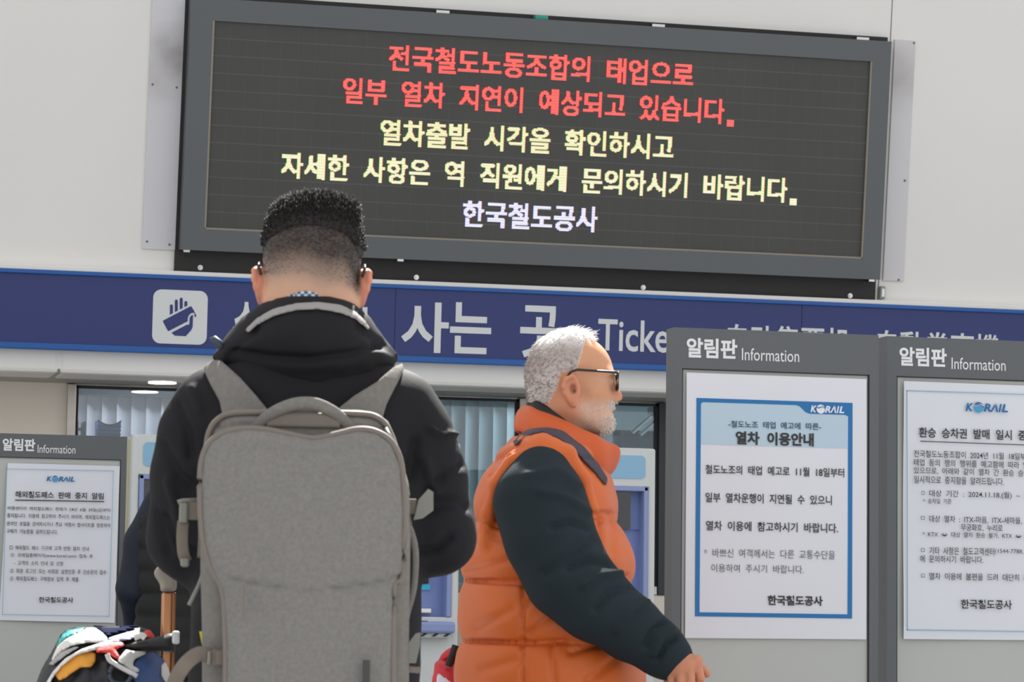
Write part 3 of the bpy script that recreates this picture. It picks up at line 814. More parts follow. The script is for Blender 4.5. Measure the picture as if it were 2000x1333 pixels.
# ================================================================== ticket machines
M['mwhite'] = mat('machine_white', 'd3d5d3', .4, var=.01, vscale=2)
M['mside'] = mat('machine_side', 'c9c3a6', .5)
M['sky'] = mat('machine_sky_panel', '8db9d6', .35)
M['lilac'] = mat('machine_lilac', '8c9ac8', .4)
M['lilac_d'] = mat('machine_lilac_inner', '7b8cc2', .4)
M['aqua'] = mat('machine_aqua', '2fb6d4', .4)
M['mscreen'] = mat('machine_screen', '14131f', .06, spec=.9)
FM = plane_frame(12.75)
mr_ = xof(FM, 1281, 900); ml_ = xof(FM, 257, 900); mm_ = xof(FM, 896, 1150)
MW = .56
def mz(y, x=1230): return zof(FM, x, y)
def machine(xc, label):
    t = thing('ticket_machine', Frame((xc, FM.o[1], 0), np.eye(3)), label, 'ticket machine', 'ticket machines under the blue sign')
    h = MW / 2; zt_ = mz(875.5)
    s1, s0 = mz(890), mz(935.5); r1 = mz(951); sc1, sc0 = mz(957), mz(1034)
    zsh1, zsh0 = zof(FM, 850, 1215), zof(FM, 850, 1238); r0_ = zof(FM, 850, 1206)
    xi = h - .034
    mb = MB()
    mb.box(-h, -xi, 0, .5, .05, zt_, .01); mb.box(xi, h, 0, .5, .05, zt_, .01)
    mb.box(-xi - .01, xi + .01, 0, .5, r1, zt_, .004); mb.box(-xi - .01, xi + .01, 0, .5, .05, r0_, .004); mb.box(-xi, xi, .12, .5, r0_, r1)
    mb.build('cabinet', M['mwhite'], t)
    MB().box(-h - .012, -h + .002, .06, .5, .05, zt_ - .02).build('side_panel', M['mside'], t)
    MB().prism(rrect(-h + .048, h - .048, s0, s1, .02), -.004, .01).build('header_panel', M['sky'], t)
    rim = MB()
    rim.box(-xi, -xi + .02, -.006, .12, r0_, r1, .004); rim.box(xi - .02, xi, -.006, .12, r0_, r1, .004); rim.box(-xi, xi, -.006, .12, r1 - .02, r1, .004)
    rim.build('recess_rim', M['lilac'], t)
    MB().box(-xi + .02, xi - .02, .07, .12, r0_, sc0).build('recess_panel', M['lilac_d'], t)
    sm_ = MB(); sm_.box(-xi + .02, xi - .07, .03, .1, sc0, sc1); sm_.build('screen', M['mscreen'], t)
    MB().box(xi - .07, xi - .02, .06, .11, sc0, sc1).build('screen_side', M['lilac_d'], t)
    a, b, c = zof(FM, 850, 1113), zof(FM, 850, 1140), zof(FM, 850, 1153)
    MB().box(.08, .16, .05, .09, b, a, .004).build('card_reader', M['black'], t)
    MB().box(.06, .17, .06, .08, c, b - .004).build('slot_strip', M['aqua'], t)
    MB().box(-.2, .0, .05, .09, b, a, .004).build('keypad', M['plastic_d'], t)
    MB().box(.02, .17, .03, .09, zof(FM, 850, 1199), zof(FM, 850, 1189), .004).build('coin_tray', M['chrome'], t)
    sh = MB().box(-.24, h - .028, -.07, .1, zsh0, zsh1, .012).build('shelf', M['lilac'], t)
    vent = MB()
    MB().box(-.23, h - .04, -.055, .02, zof(FM, 850, 1246), zsh0 + .004).build('shelf_base', M['backing'], sh)
    for k in range(9):
        x = -.2 + k * .05; zz0, zz1 = zof(FM, 850, 1244), zsh0
        vent.add([(x, -.057, zz0), (x + .016, -.057, zz0), (x + .034, -.057, zz1), (x + .018, -.057, zz1)], [(0, 1, 2, 3)])
    vent.build('vent_slots', M['black'], sh)
    mk = MB(); mk.box(.07, .12, -.045, -.02, zsh1, zsh1 + .003); mk.box(.1, .14, -.03, -.012, zsh1, zsh1 + .003); mk.build('mark', M['black'], sh)
    MB().box(-h + .03, h - .03, .04, .45, 0, .05).build('plinth', M['plastic_d'], t)
    return t
T3 = machine(mr_ - MW / 2, 'white and lilac ticket machine with sky-blue header, right of the older man')
mb = MB(); FH = plane_frame(12.75 - .005)
v, tt = glyphs('by', 0, 1, .2); mnv, mxv = v.min(0), v.max(0)
A, B = FM.px(1184, 924), FM.px(1193.5, 924); hh = (FM.px(1184, 917) - FM.px(1184, 929))[2]
mb.add(np.stack([A[0] - (mr_ - MW / 2) + (v[:, 0] - mnv[0]) / (mxv[0] - mnv[0]) * (B[0] - A[0]), np.full(len(v), -.0055), A[2] + ((v[:, 1] - mnv[1]) / (mxv[1] - mnv[1]) - .5) * hh], 1), tt)
mb.build('header_lettering', M['title_ink'], T3)
for xc, lab in ((mm_ - MW / 2, 'white and lilac ticket machine half hidden behind the grey backpack'), (ml_ + MW / 2, 'white and lilac ticket machine beside the left notice board')):
    machine(xc, lab)
# ================================================================== organic shapes (implicit surfaces -> one mesh)
F4 = np.float32
def smin(a, b, k):
    h = np.clip(.5 + .5 * (b - a) / k, 0, 1)
    return b + (a - b) * h - k * h * (1 - h)
def smax(a, b, k): return -smin(-a, -b, k)
def union(k, *fs):
    r = fs[0]
    for f in fs[1:]: r = smin(r, f, k)
    return r
def ell(G, c, r, R=None):
    X, Y, Z = G[0] - c[0], G[1] - c[1], G[2] - c[2]
    if R is not None:
        X, Y, Z = (R[0][0] * X + R[1][0] * Y + R[2][0] * Z, R[0][1] * X + R[1][1] * Y + R[2][1] * Z, R[0][2] * X + R[1][2] * Y + R[2][2] * Z)
    k0 = np.sqrt((X / r[0]) ** 2 + (Y / r[1]) ** 2 + (Z / r[2]) ** 2) + 1e-6
    k1 = np.sqrt((X / r[0] ** 2) ** 2 + (Y / r[1] ** 2) ** 2 + (Z / r[2] ** 2) ** 2) + 1e-6
    return k0 * (k0 - 1) / k1
def cone(G, a, b, r1, r2, fl=None):
    a = np.asarray(a, float); b = np.asarray(b, float); d = b - a; L2 = d @ d + 1e-12
    X, Y, Z = G[0] - a[0], G[1] - a[1], G[2] - a[2]
    t = np.clip((X * d[0] + Y * d[1] + Z * d[2]) / L2, 0, 1)
    ux, uy, uz = X - t * d[0], Y - t * d[1], Z - t * d[2]
    if fl is not None: ux, uy, uz = ux / fl[0], uy / fl[1], uz / fl[2]
    return (np.sqrt(ux * ux + uy * uy + uz * uz) - (r1 + (r2 - r1) * t)) * (min(fl) if fl is not None else 1)
def chain(G, pts, rs, k=.02, fl=None):
    r = None
    for i in range(len(pts) - 1):
        f = cone(G, pts[i], pts[i + 1], rs[i], rs[i + 1], fl)
        r = f if r is None else smin(r, f, k)
    return r
def hermite(xs, ys, x):
    xs = np.asarray(xs, float); ys = np.asarray(ys, float); o = np.argsort(xs); xs, ys = xs[o], ys[o]
    m = np.gradient(ys, xs); i = np.clip(np.searchsorted(xs, x) - 1, 0, len(xs) - 2)
    h = xs[i + 1] - xs[i]; t = np.clip((x - xs[i]) / h, 0, 1)
    return ((2 * t ** 3 - 3 * t ** 2 + 1) * ys[i] + (t ** 3 - 2 * t ** 2 + t) * h * m[i] + (-2 * t ** 3 + 3 * t ** 2) * ys[i + 1] + (t ** 3 - t ** 2) * h * m[i + 1])
def loft(G, zs, cx, cy, rx, ry, p=2.2, cap=.02):
    z = np.ravel(G[2]); sh = G[2].shape
    f = lambda q: hermite(zs, q, z).reshape(sh).astype(F4)
    CX, CY, RX, RY = f(cx), f(cy), f(rx), f(ry)
    q = (np.abs((G[0] - CX) / RX) ** p + np.abs((G[1] - CY) / RY) ** p) ** (1 / p)
    d = (q - 1) * np.minimum(RX, RY)
    return smax(d, np.maximum(G[2] - max(zs), min(zs) - G[2]), cap)
def poly2(G, pts):
    """signed distance in the x,z plane to a polygon"""
    x = G[0][:, :, :1]; z = G[2][:1, :1, :]
    P = np.asarray(pts, float); n = len(P)
    d = None; ins = np.zeros((x.shape[0], 1, z.shape[2]), bool)
    for i in range(n):
        a = P[i]; b = P[(i + 1) % n]; e = b - a
        wx, wz = x - a[0], z - a[1]
        t = np.clip((wx * e[0] + wz * e[1]) / (e @ e + 1e-12), 0, 1)
        q = (wx - t * e[0]) ** 2 + (wz - t * e[1]) ** 2
        d = q if d is None else np.minimum(d, q)
        c = ((a[1] <= z) != (b[1] <= z))
        if abs(e[1]) > 1e-12: ins ^= c & (x < a[0] + (z - a[1]) / e[1] * e[0])
    d = np.sqrt(d)
    return np.where(ins, -d, d).astype(F4)
def pillow(G, pts, yc, R, tf, tb=None, e=2.0):
    """cushion with the given outline: thickness tf towards the viewer, tb behind"""
    tb = tf if tb is None else tb
    d = poly2(G, pts) if not isinstance(pts, np.ndarray) or pts.ndim == 2 else pts
    u = np.clip(-d / R, 0, 1); h = (1 - (1 - u) ** e) ** (1 / e)
    dy = G[1] - yc
    side = np.where(dy < 0, -dy - tf * h, dy - tb * h)
    return np.maximum(side * .8, d)
def slab(G, pts, y0, y1, rnd):
    d = poly2(G, pts); q = np.abs(G[1] - (y0 + y1) / 2) - (y1 - y0) / 2
    a = np.maximum(d + rnd, 0); b = np.maximum(q + rnd, 0)
    return np.sqrt(a * a + b * b) + np.minimum(np.maximum(d, q) + rnd, 0) - rnd
def wob(G, fr, seed, n=5, an=(1, 1, 1)):
    r = np.random.RandomState(seed); s = 0
    for i in range(n):
        v = r.normal(size=3); v /= np.linalg.norm(v); f = fr * r.uniform(.6, 1.6)
        s = s + np.sin(f * (v[0] * an[0] * G[0] + v[1] * an[1] * G[1] + v[2] * an[2] * G[2]) + r.uniform(0, 6.28))
    return s / n

def surface(fn, lo, hi, h, it=1):
    lo = np.asarray(lo, float); n = np.ceil((np.asarray(hi) - lo) / h).astype(int) + 1
    ax = [(lo[i] + h * np.arange(n[i])).astype(F4) for i in range(3)]
    G = (ax[0][:, None, None], ax[1][None, :, None], ax[2][None, None, :])
    D = np.broadcast_to(fn(G), tuple(n)).astype(F4)
    S = D < 0
    c = np.zeros(tuple(n - 1), np.int8)
    for i in (0, 1):
        for j in (0, 1):
            for k in (0, 1): c += S[i:n[0] - 1 + i, j:n[1] - 1 + j, k:n[2] - 1 + k]
    act = np.argwhere((c > 0) & (c < 8))
    idx = np.full(tuple(n - 1), -1, np.int32); idx[tuple(act.T)] = np.arange(len(act))
    acc = np.zeros((len(act), 3)); cnt = np.zeros(len(act))
    cor = [(i, j, k) for i in (0, 1) for j in (0, 1) for k in (0, 1)]
    for a in cor:
        for x in range(3):
            if a[x]: continue
            b = list(a); b[x] = 1
            da = D[tuple((act + a).T)]; db = D[tuple((act + b).T)]
            m = (da < 0) != (db < 0); t = np.where(m, da / np.where(m, da - db, 1), 0)
            p = np.array(a, float)[None] + np.eye(3)[x][None] * t[:, None]
            acc += p * m[:, None]; cnt += m
    V = lo + h * (act + acc / cnt[:, None])
    Q = []
    for x in range(3):
        sl0 = [slice(None)] * 3; sl1 = [slice(None)] * 3; sl0[x] = slice(0, -1); sl1[x] = slice(1, None)
        e = np.argwhere(S[tuple(sl0)] != S[tuple(sl1)])
        u, v = [(1, 2), (2, 0), (0, 1)][x]
        e = e[(e[:, u] > 0) & (e[:, v] > 0) & (e[:, u] < n[u] - 1) & (e[:, v] < n[v] - 1)]
        du = np.eye(3, dtype=int)[u]; dv = np.eye(3, dtype=int)[v]
        q = np.stack([idx[tuple((e - du - dv).T)], idx[tuple((e - dv).T)], idx[tuple(e.T)], idx[tuple((e - du).T)]], 1)
        ins = S[tuple(e.T)]
        q[~ins] = q[~ins][:, ::-1]; Q.append(q)
    Q = np.concatenate(Q)
    for _ in range(it):
        s = np.zeros_like(V); w = np.zeros(len(V))
        for a, b in ((0, 1), (1, 2), (2, 3), (3, 0)):
            np.add.at(s, Q[:, a], V[Q[:, b]]); np.add.at(s, Q[:, b], V[Q[:, a]]); np.add.at(w, Q[:, a], 1); np.add.at(w, Q[:, b], 1)
        V = V * .5 + .5 * s / np.maximum(w, 1)[:, None]
    return V, Q

def vnormals(V, Q):
    n = np.cross(V[Q[:, 2]] - V[Q[:, 0]], V[Q[:, 3]] - V[Q[:, 1]]); N = np.zeros_like(V)
    for k in range(4): np.add.at(N, Q[:, k], n)
    return N / (np.linalg.norm(N, axis=1, keepdims=True) + 1e-12)

def qmesh(name, V, Q, col=None):
    me = bpy.data.meshes.new(name)
    me.vertices.add(len(V)); me.vertices.foreach_set('co', V.astype(F4).ravel())
    Q = Q if isinstance(Q, list) else [Q]
    tot = np.concatenate([np.full(len(q), q.shape[1], np.int32) for q in Q])
    idx = np.concatenate([q.astype(np.int32).ravel() for q in Q])
    me.loops.add(len(idx)); me.loops.foreach_set('vertex_index', idx)
    me.polygons.add(len(tot)); me.polygons.foreach_set('loop_start', np.concatenate([[0], np.cumsum(tot)[:-1]]).astype(np.int32))
    me.polygons.foreach_set('loop_total', tot)
    me.update(calc_edges=True)
    me.polygons.foreach_set('use_smooth', np.ones(len(tot), bool))
    if col is not None:
        a = me.color_attributes.new('tone', 'FLOAT_COLOR', 'POINT')
        c = np.ones((len(V), 4), F4); c[:, :3] = col; a.data.foreach_set('color', c.ravel())
    return me

def crease(V, Q, fr, paths, front=True):
    """press seams and folds into a surface: (path in px, width px, depth m)"""
    N = vnormals(V, Q); W = fr.world(V); X, Y = project(W)
    view = W - CAM; view /= np.linalg.norm(view, axis=1, keepdims=True)
    face = np.clip(-(N @ fr.R.T * view).sum(1) * 3, 0, 1)
    disp = np.zeros(len(V))
    for path, w, dep in paths:
        P = np.asarray(path, float); b = None
        for i in range(len(P) - 1):
            a = P[i]; e = P[i + 1] - a
            t = np.clip(((X - a[0]) * e[0] + (Y - a[1]) * e[1]) / (e @ e), 0, 1)
            q = (X - a[0] - t * e[0]) ** 2 + (Y - a[1] - t * e[1]) ** 2
            b = q if b is None else np.minimum(b, q)
        disp -= dep * np.exp(-b / w ** 2)
    return V + N * (disp * face)[:, None]

def smooth_path(pts, n=6):
    P = np.asarray(pts, float); t = np.arange(len(P)); q = np.linspace(0, len(P) - 1, (len(P) - 1) * n + 1)
    return np.stack([hermite(t, P[:, k], q) for k in range(P.shape[1])], 1)

def strands(V, N, n, ln, w, dirf, seed, lift=.5, jit=.14):
    """short tapered hairs rooted on a surface"""
    r = np.random.RandomState(seed); i = r.randint(0, len(V), n)
    p = V[i] + r.normal(size=(n, 3)) * .001; nn = N[i]
    d = dirf(p, nn, r); d = d / (np.linalg.norm(d, axis=1, keepdims=True) + 1e-9)
    d = d * (1 - lift) + nn * lift + r.normal(size=(n, 3)) * jit; d /= np.linalg.norm(d, axis=1, keepdims=True)
    L = ln(p, r)[:, None]
    a = np.cross(d, r.normal(size=(n, 3))); a /= np.linalg.norm(a, axis=1, keepdims=True); b = np.cross(d, a)
    base = p - nn * .002
    mid = p + d * L * .55 + nn * L * .06; tip = p + d * L
    VV = []
    for k in range(3):
        g = k * 2.0944; o = math.cos(g) * a + math.sin(g) * b
        VV.append(base + o * w); 
    for k in range(3):
        g = k * 2.0944; o = math.cos(g) * a + math.sin(g) * b
        VV.append(mid + o * w * .75)
    VV.append(tip)
    A = np.stack(VV, 1).reshape(-1, 3); T = []
    f = []
    for k in range(3):
        l = (k + 1) % 3
        f += [(k, l, 3 + l), (k, 3 + l, 3 + k), (3 + k, 3 + l, 6)]
    T = (np.array(f)[None] + (np.arange(n) * 7)[:, None, None]).reshape(-1, 3)
    return A, T

def biggest(V, Q):
    lab = np.arange(len(V))
    while True:
        m = lab[Q].min(1); new = lab.copy()
        for k in range(4): np.minimum.at(new, Q[:, k], m)
        if (new == lab).all(): break
        lab = new
    ids, c = np.unique(lab[Q[:, 0]], return_counts=True)
    Q = Q[lab[Q[:, 0]] == ids[c.argmax()]]; u = np.unique(Q); mp = np.zeros(len(V), int); mp[u] = np.arange(len(u))
    return V[u], mp[Q]

def tri_to(Q): return np.concatenate([Q[:, [0, 1, 2]], Q[:, [0, 2, 3]]])

# ------------------------------------------------------------------ head: f forward, s to the side, z up; centre between the ears (metres)
def head_sdf(H, slim=1.0):
    f, s, z = H; sa = np.abs(s)
    S3 = (f, sa, z)
    d = ell(H, (.001, 0, .030), (.084, .075, .072))
    d = smin(d, ell(H, (-.026, 0, .005), (.056, .066, .070)), .03)
    d = smin(d, ell(H, (.048, 0, -.02), (.045, .060, .075)), .03)
    d = smin(d, ell(S3, (.052, .042, -.03), (.028, .022, .03)), .02)                   # cheek bones
    jaw = smin(cone(S3, (-.002, .054, -.055), (.062, .022, -.088), .020, .018), ell(H, (.055, 0, -.075), (.032, .04, .032)), .025)
    d = smin(d, jaw, .025)
    d = smin(d, ell(H, (.078, 0, -.090), (.016, .022, .017)), .014)                    # chin
    d = smin(d, ell(S3, (.076, .026, .016), (.014, .026, .009)), .014)                 # brow
    d = smax(d, -ell(S3, (.094, .032, -.003), (.016, .017, .012)), .012)               # eye sockets
    nose = smin(cone(H, (.088, 0, .002), (.1035, 0, -.032), .008, .0095), ell(S3, (.093, .012, -.037), (.011, .007, .008)), .008)
    d = smin(d, nose, .008)
    d = smax(d, -ell(S3, (.096, .007, -.0455), (.006, .0035, .004)), .003)
    d = smin(d, ell(H, (.0845, 0, -.058), (.011, .022, .0065)), .008)
    d = smin(d, ell(H, (.083, 0, -.0695), (.010, .019, .0065)), .007)
    d = smax(d, -cone(S3, (.096, 0, -.0635), (.082, .025, -.065), .0024, .0018), .004)
    d = smin(d, smax(ell(S3, (.079, .031, -.003), (.0125, .0125, .0125)), -cone(S3, (.092, .02, -.0045), (.09, .042, -.0045), .0012, .0012), .002), .003)
    # ears
    ear = ell((f + .25 * (sa - .078), sa, z), (.001, .080, -.024), (.019, .008, .031))
    pts = [(.010, .083, -.004), (.001, .087, .004), (-.013, .090, -.003), (-.018, .090, -.018), (-.014, .087, -.034), (-.003, .082, -.048)]
    ear = smin(ear, chain(S3, pts, [.0035, .0042, .0045, .0045, .004, .004], .004), .004)
    ear = smin(ear, ell(S3, (.006, .079, -.052), (.008, .005, .010)), .006)
    ear = smax(ear, -ell(S3, (.003, .093, -.024), (.0095, .013, .014)), .003)
    ear = smax(ear, -cone(S3, (.006, .094, -.006), (-.011, .096, -.014), .0045, .004), .003)
    ear = smin(ear, ell(S3, (.014, .080, -.029), (.004, .005, .007)), .003)
    d = smin(d, ear, .006)
    return d

def neck_sdf(H, back=-.045, down=-.2, r=.056):
    return cone(H, (-.018, 0, -.03), (back, 0, down), r, r + .008, (1.05, 1, 1))

def head_to_local(c, fdir, pitch=0.0):
    """function mapping grid coords to head coords; fdir = heading in the local x,y plane"""
    fx, fy = fdir; cp, sp = math.cos(pitch), math.sin(pitch)
    def g(G):
        X, Y, Z = G[0] - c[0], G[1] - c[1], G[2] - c[2]
        f = fx * X + fy * Y; s = -fy * X + fx * Y
        return cp * f + sp * Z, s + 0 * Z, -sp * f + cp * Z
    return g

# ------------------------------------------------------------------ hand: local axes given by points (metres)
def hand_sdf(G, wrist, kn, tips, thumb, r=.0085):
    """kn: four knuckles, tips: for each finger its two further joints and tip; thumb: four points"""
    w = np.asarray(wrist, float); d = None
    for i in range(4):
        k = np.asarray(kn[i], float); b = w + (k - w) * .25
        f = cone(G, b, k, .015, .0115 if i else .0125)
        d = f if d is None else smin(d, f, .016)
    d = smin(d, ell(G, w + (np.mean(kn, 0) - w) * .35, (.024, .024, .024)), .02)
    for i in range(4):
        rr = r * (1.0, 1.03, .97, .85)[i]; P = [kn[i]] + list(tips[i])
        d = smin(d, chain(G, P, [rr * 1.12, rr * 1.02, rr * .95, rr * .8], .003), .005)
    d = smin(d, chain(G, thumb, [.015, .0125, .0105, .0085], .006), .01)
    return d
# ================================================================== people
M['skin'] = mat('skin', None, .5, spec=.35, attr='tone', var=.03, vscale=60, bump=.05, bscale=250, sss=.2)
M['hair_black'] = mat('black_hair', '211d1b', .6, spec=.3)
M['beard_white'] = mat('white_beard', 'eae3da', .6)
M['softshell'] = mat('black_softshell', '19181b', .75, spec=.25, var=.06, vscale=5, bump=.12, bscale=22)
M['trousers'] = mat('dark_trousers', '17181b', .8, spec=.3, bump=.1, bscale=20)
M['leather'] = mat('dark_shoe', '1d1b1a', .4)
M['rubber'] = mat('shoe_sole', '55524e', .7)
M['orange'] = mat('orange_nylon', 'cf6019', .5, var=.04, vscale=4, bump=.10, bscale=26, sheen=.1)
M['orange_d'] = mat('orange_nylon_collar', 'c95413', .52, var=.04, vscale=4, bump=.08, bscale=26, sheen=.1)
M['teal'] = mat('dark_teal_fleece', '262f34', .85, spec=.2, var=.05, vscale=6, bump=.08, bscale=30)
M['specs'] = mat('black_spectacle_frame', '161517', .3)
M['lens'] = glass_mat('spectacle_lens', (.8, .85, .88))

def lc(h): return np.array(lin(h)[:3])

def merge(parts):
    V = []; Q = []; C = []; n = 0
    for v, q, c in parts:
        V.append(v); Q.append(q + n); C.append(np.broadcast_to(c, (len(v), 3))); n += len(v)
    return np.concatenate(V), Q, np.concatenate(C)

def shoe(parent, p, ang):
    """shoe with sole; p = ankle-floor point, ang = toe direction"""
    ca, sa = math.cos(ang), math.sin(ang)
    def g(G):
        X, Y, Z = G[0] - p[0], G[1] - p[1], G[2]
        return ca * X + sa * Y, -sa * X + ca * Y, Z + 0 * X
    def f(G):
        H = g(G)
        d = smin(ell(H, (.07, 0, .045), (.13, .046, .05)), ell(H, (-.03, 0, .06), (.062, .042, .065)), .03)
        d = smin(d, cone(H, (-.03, 0, .08), (-.035, 0, .13), .045, .048), .02)
        return np.maximum(d, .022 - H[2])
    def s(G):
        H = g(G); q = np.abs(H[2] - .012) - .012
        e = (np.sqrt((H[0] - .045) ** 2 / .155 ** 2 + H[1] ** 2 / .05 ** 2) - 1) * .05
        return np.maximum(e, q)
    lo = (p[0] - .23, p[1] - .23, -.01); hi = (p[0] + .23, p[1] + .23, .2)
    V, Q = surface(f, lo, hi, .012); o = link('shoe', qmesh('shoe', V, Q), M['leather'], parent)
    V, Q = surface(s, lo, hi, .010, 0); link('sole', qmesh('sole', V, Q), M['rubber'], o)

def legs(parent, hip, knees, ankles, r=(.095, .07, .055), m=None, zwaist=None):
    def f(G):
        d = ell(G, hip, (.17, .13, .14))
        for s in (0, 1):
            h = np.array(hip) + (np.array(knees[s]) - np.array(hip)) * .12; h[2] = hip[2] - .03
            side = np.array(ankles[s]) - np.array(hip); side[2] = 0
            n_ = np.linalg.norm(side) + 1e-9; h[:2] = np.array(hip)[:2] + side[:2] / n_ * .085
            d = smin(d, chain(G, [h, knees[s], ankles[s]], [r[0], r[1], r[2]], .03), .05)
        d = d + .004 * wob(G, 26, 3, an=(1, 1, .6))
        return np.maximum(d, .05 - G[2])
    A = np.array([hip] + list(knees) + list(ankles)); lo = A.min(0) - .2; hi = A.max(0) + .2; lo[2] = .03
    V, Q = surface(f, lo, hi, .014)
    return link('trousers', qmesh('trousers', V, Q), m or M['trousers'], parent)

# ------------------------------------------------------------------ the older man in the orange vest
FO = spot_frame(1075, 6.45)
PO = thing('person', FO, 'person with white hair and glasses in orange padded vest, walking right', 'person')
def qo(x, y, d=0.0): return FO.px(x, y, d)
def ro(p): return p * 6.45 / 6000
HC = qo(1112, 745); TO = head_to_local(HC, (.9986, .052), 0.0)
kn = [qo(1361, 1292, -.235), qo(1346, 1303, -.245), qo(1329, 1310, -.245), qo(1312, 1314, -.235)]
tp = [[qo(1368, 1325, -.238), qo(1358, 1350, -.225), qo(1345, 1362, -.21)], [qo(1350, 1340, -.252), qo(1340, 1365, -.235), qo(1326, 1375, -.215)],
      [qo(1330, 1345, -.252), qo(1320, 1370, -.235), qo(1307, 1378, -.215)], [qo(1310, 1344, -.24), qo(1303, 1364, -.225), qo(1293, 1371, -.21)]]
tmb = [qo(1338, 1292, -.2), qo(1358, 1302, -.185), qo(1370, 1309, -.19), qo(1380, 1317, -.2)]
wr = qo(1314, 1291, -.21)
V, Q = surface(lambda G: smin(head_sdf(TO(G)), neck_sdf(TO(G), -.055, -.2, .055), .03), HC - (.16, .13, .26), HC + (.16, .13, .15), .003)
f, s, z = TO((V[:, 0], V[:, 1], V[:, 2])); sa = np.abs(s)
rn = np.random.RandomState(5); nz = rn.rand(len(V))
C = np.tile(lc('cf9673'), (len(V), 1))
def blend(C, col, a): return C * (1 - a[:, None]) + lc(col)[None] * a[:, None]
def bump3(c, r): return np.clip(1.3 - np.sqrt(((f - c[0]) / r[0]) ** 2 + ((sa - c[1]) / r[1]) ** 2 + ((z - c[2]) / r[2]) ** 2), 0, 1)
C = blend(C, 'c9805f', .6 * bump3((.103, .0, -.034), (.02, .02, .02)))
C = blend(C, 'cb7d62', .55 * np.clip((sa - .078) / .006, 0, 1) * (z < .02))
C = blend(C, 'c77c60', .5 * bump3((-.02, .05, -.07), (.05, .05, .05)))
C = blend(C, 'd2a084', .5 * bump3((.06, .05, .0), (.035, .03, .02)))
def hl(f):     # hairline height for a given forward coordinate
    return np.interp(f, [-.12, -.045, -.03, -.022, -.002, .012, .02, .03, .075], [-.055, -.05, -.02, .012, .016, .022, .05, .086, .090])
hm = (z > hl(f)) & (f < .070) & ~((sa > .079) & (z < .02))
C = blend(C, 'cfc6c0', np.where(hm, .92, 0.0))
beard = np.clip((-.036 - z) / .02, 0, 1) * np.clip((f - .005) / .03, 0, 1) * np.clip((z + .125) / .02, 0, 1)
C = blend(C, 'd8cdc6', beard * (.18 + .38 * nz))
C = blend(C, 'e0d8d0', .8 * bump3((.088, 0, -.048), (.012, .026, .006)) * (.6 + .4 * nz))
C = blend(C, 'e0d8d0', .9 * bump3((.082, 0, -.087), (.022, .024, .016)) * (.6 + .4 * nz))
C = blend(C, 'bb7466', .9 * bump3((.094, 0, -.064), (.008, .019, .0045)))
C = blend(C, '6a4a3c', .75 * bump3((.088, .030, .018), (.012, .016, .0035)) * (.5 + .5 * nz))
C = blend(C, '5c3b30', .6 * bump3((.088, .031, .004), (.007, .013, .002)))
C = blend(C, 'ded6cf', .7 * bump3((.0905, .031, -.003), (.004, .009, .004)))
C = blend(C, '3c3432', .9 * bump3((.0925, .031, -.003), (.0035, .004, .004)))
C = blend(C, '8a4c3a', .75 * bump3((.002, .082, -.020), (.009, .006, .015)))  # shade painted into the ear hollow and its opening
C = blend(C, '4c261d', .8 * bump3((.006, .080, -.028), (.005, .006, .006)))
C = blend(C, '6b3a2c', .6 * bump3((.096, .007, -.044), (.005, .004, .004)))
HV, HQ, HCOL = V, Q, C
hv, hq = surface(lambda G: smin(hand_sdf(G, wr, kn, tp, tmb, .0088), cone(G, wr, qo(1280, 1260, -.22), .024, .027), .02), wr - (.10, .09, .13), wr + (.12, .10, .09), .0028)
hn = np.random.RandomState(1).rand(len(hv))
hc = np.tile(lc('c98869'), (len(hv), 1))
for k in kn: hc = hc * (1 - .5 * np.exp(-((hv - k) ** 2).sum(1) / .010 ** 2)[:, None]) + lc('c2745a') * .5 * np.exp(-((hv - k) ** 2).sum(1) / .010 ** 2)[:, None]
# far hand, hanging on the other side
w2 = qo(1020, 1340, .26)
k2 = [w2 + (.02 - .012 * i, .012 * i - .01, -.085) for i in range(4)]
t2 = [[k + (.01, -.012, -.035), k + (.008, -.026, -.058), k + (.0, -.034, -.074)] for k in k2]
th2 = [w2 + (.025, -.02, -.03), w2 + (.035, -.03, -.06), w2 + (.034, -.035, -.085), w2 + (.028, -.038, -.105)]
fv, fq = surface(lambda G: smin(hand_sdf(G, w2, k2, t2, th2), cone(G, w2, w2 + (-.01, 0, .1), .025, .03), .02), w2 - (.1, .1, .2), w2 + (.1, .1, .12), .005)
SL = [(1058, 920, -.19), (1056, 985, -.215), (1072, 1050, -.235), (1108, 1125, -.25), (1160, 1180, -.25), (1230, 1228, -.235), (1290, 1270, -.215), (1314, 1289, -.212)]
SR = [ro(p) for p in (50, 84, 81, 76, 67, 56, 44, 38)]
SP = [qo(*p) for p in SL]
SL2 = [(1062, 925, .19), (1050, 1040, .24), (1030, 1150, .27), (1022, 1250, .27), (1020, 1330, .262)]
SP2 = [qo(*p) for p in SL2]; SR2 = [.055, .075, .07, .056, .042]
vy = [868, 876, 890, 920, 950, 1000, 1050, 1100, 1180, 1250, 1333, 1420, 1445]
vb = [1000, 985, 970, 954, 942, 926, 920, 906, 901, 896, 892, 894, 905]
vf = [1140, 1158, 1174, 1186, 1193, 1205, 1220, 1234, 1243, 1248, 1254, 1250, 1238]
vr = [.13, .155, .18, .205, .212, .216, .218, .222, .225, .225, .225, .225, .22]
vz = [qo(1075, y)[2] for y in vy]
vcx = [(qo(a, y)[0] + qo(b, y)[0]) / 2 for a, b, y in zip(vb, vf, vy)]; vrx = [(qo(b, y)[0] - qo(a, y)[0]) / 2 for a, b, y in zip(vb, vf, vy)]
zs0, per = qo(960, 1136)[2], ro(117)
def torso_o(G, off=0.0):
    return loft(G, vz, vcx, [0] * len(vz), [r + off for r in vrx], [r + off for r in vr], 2.3)
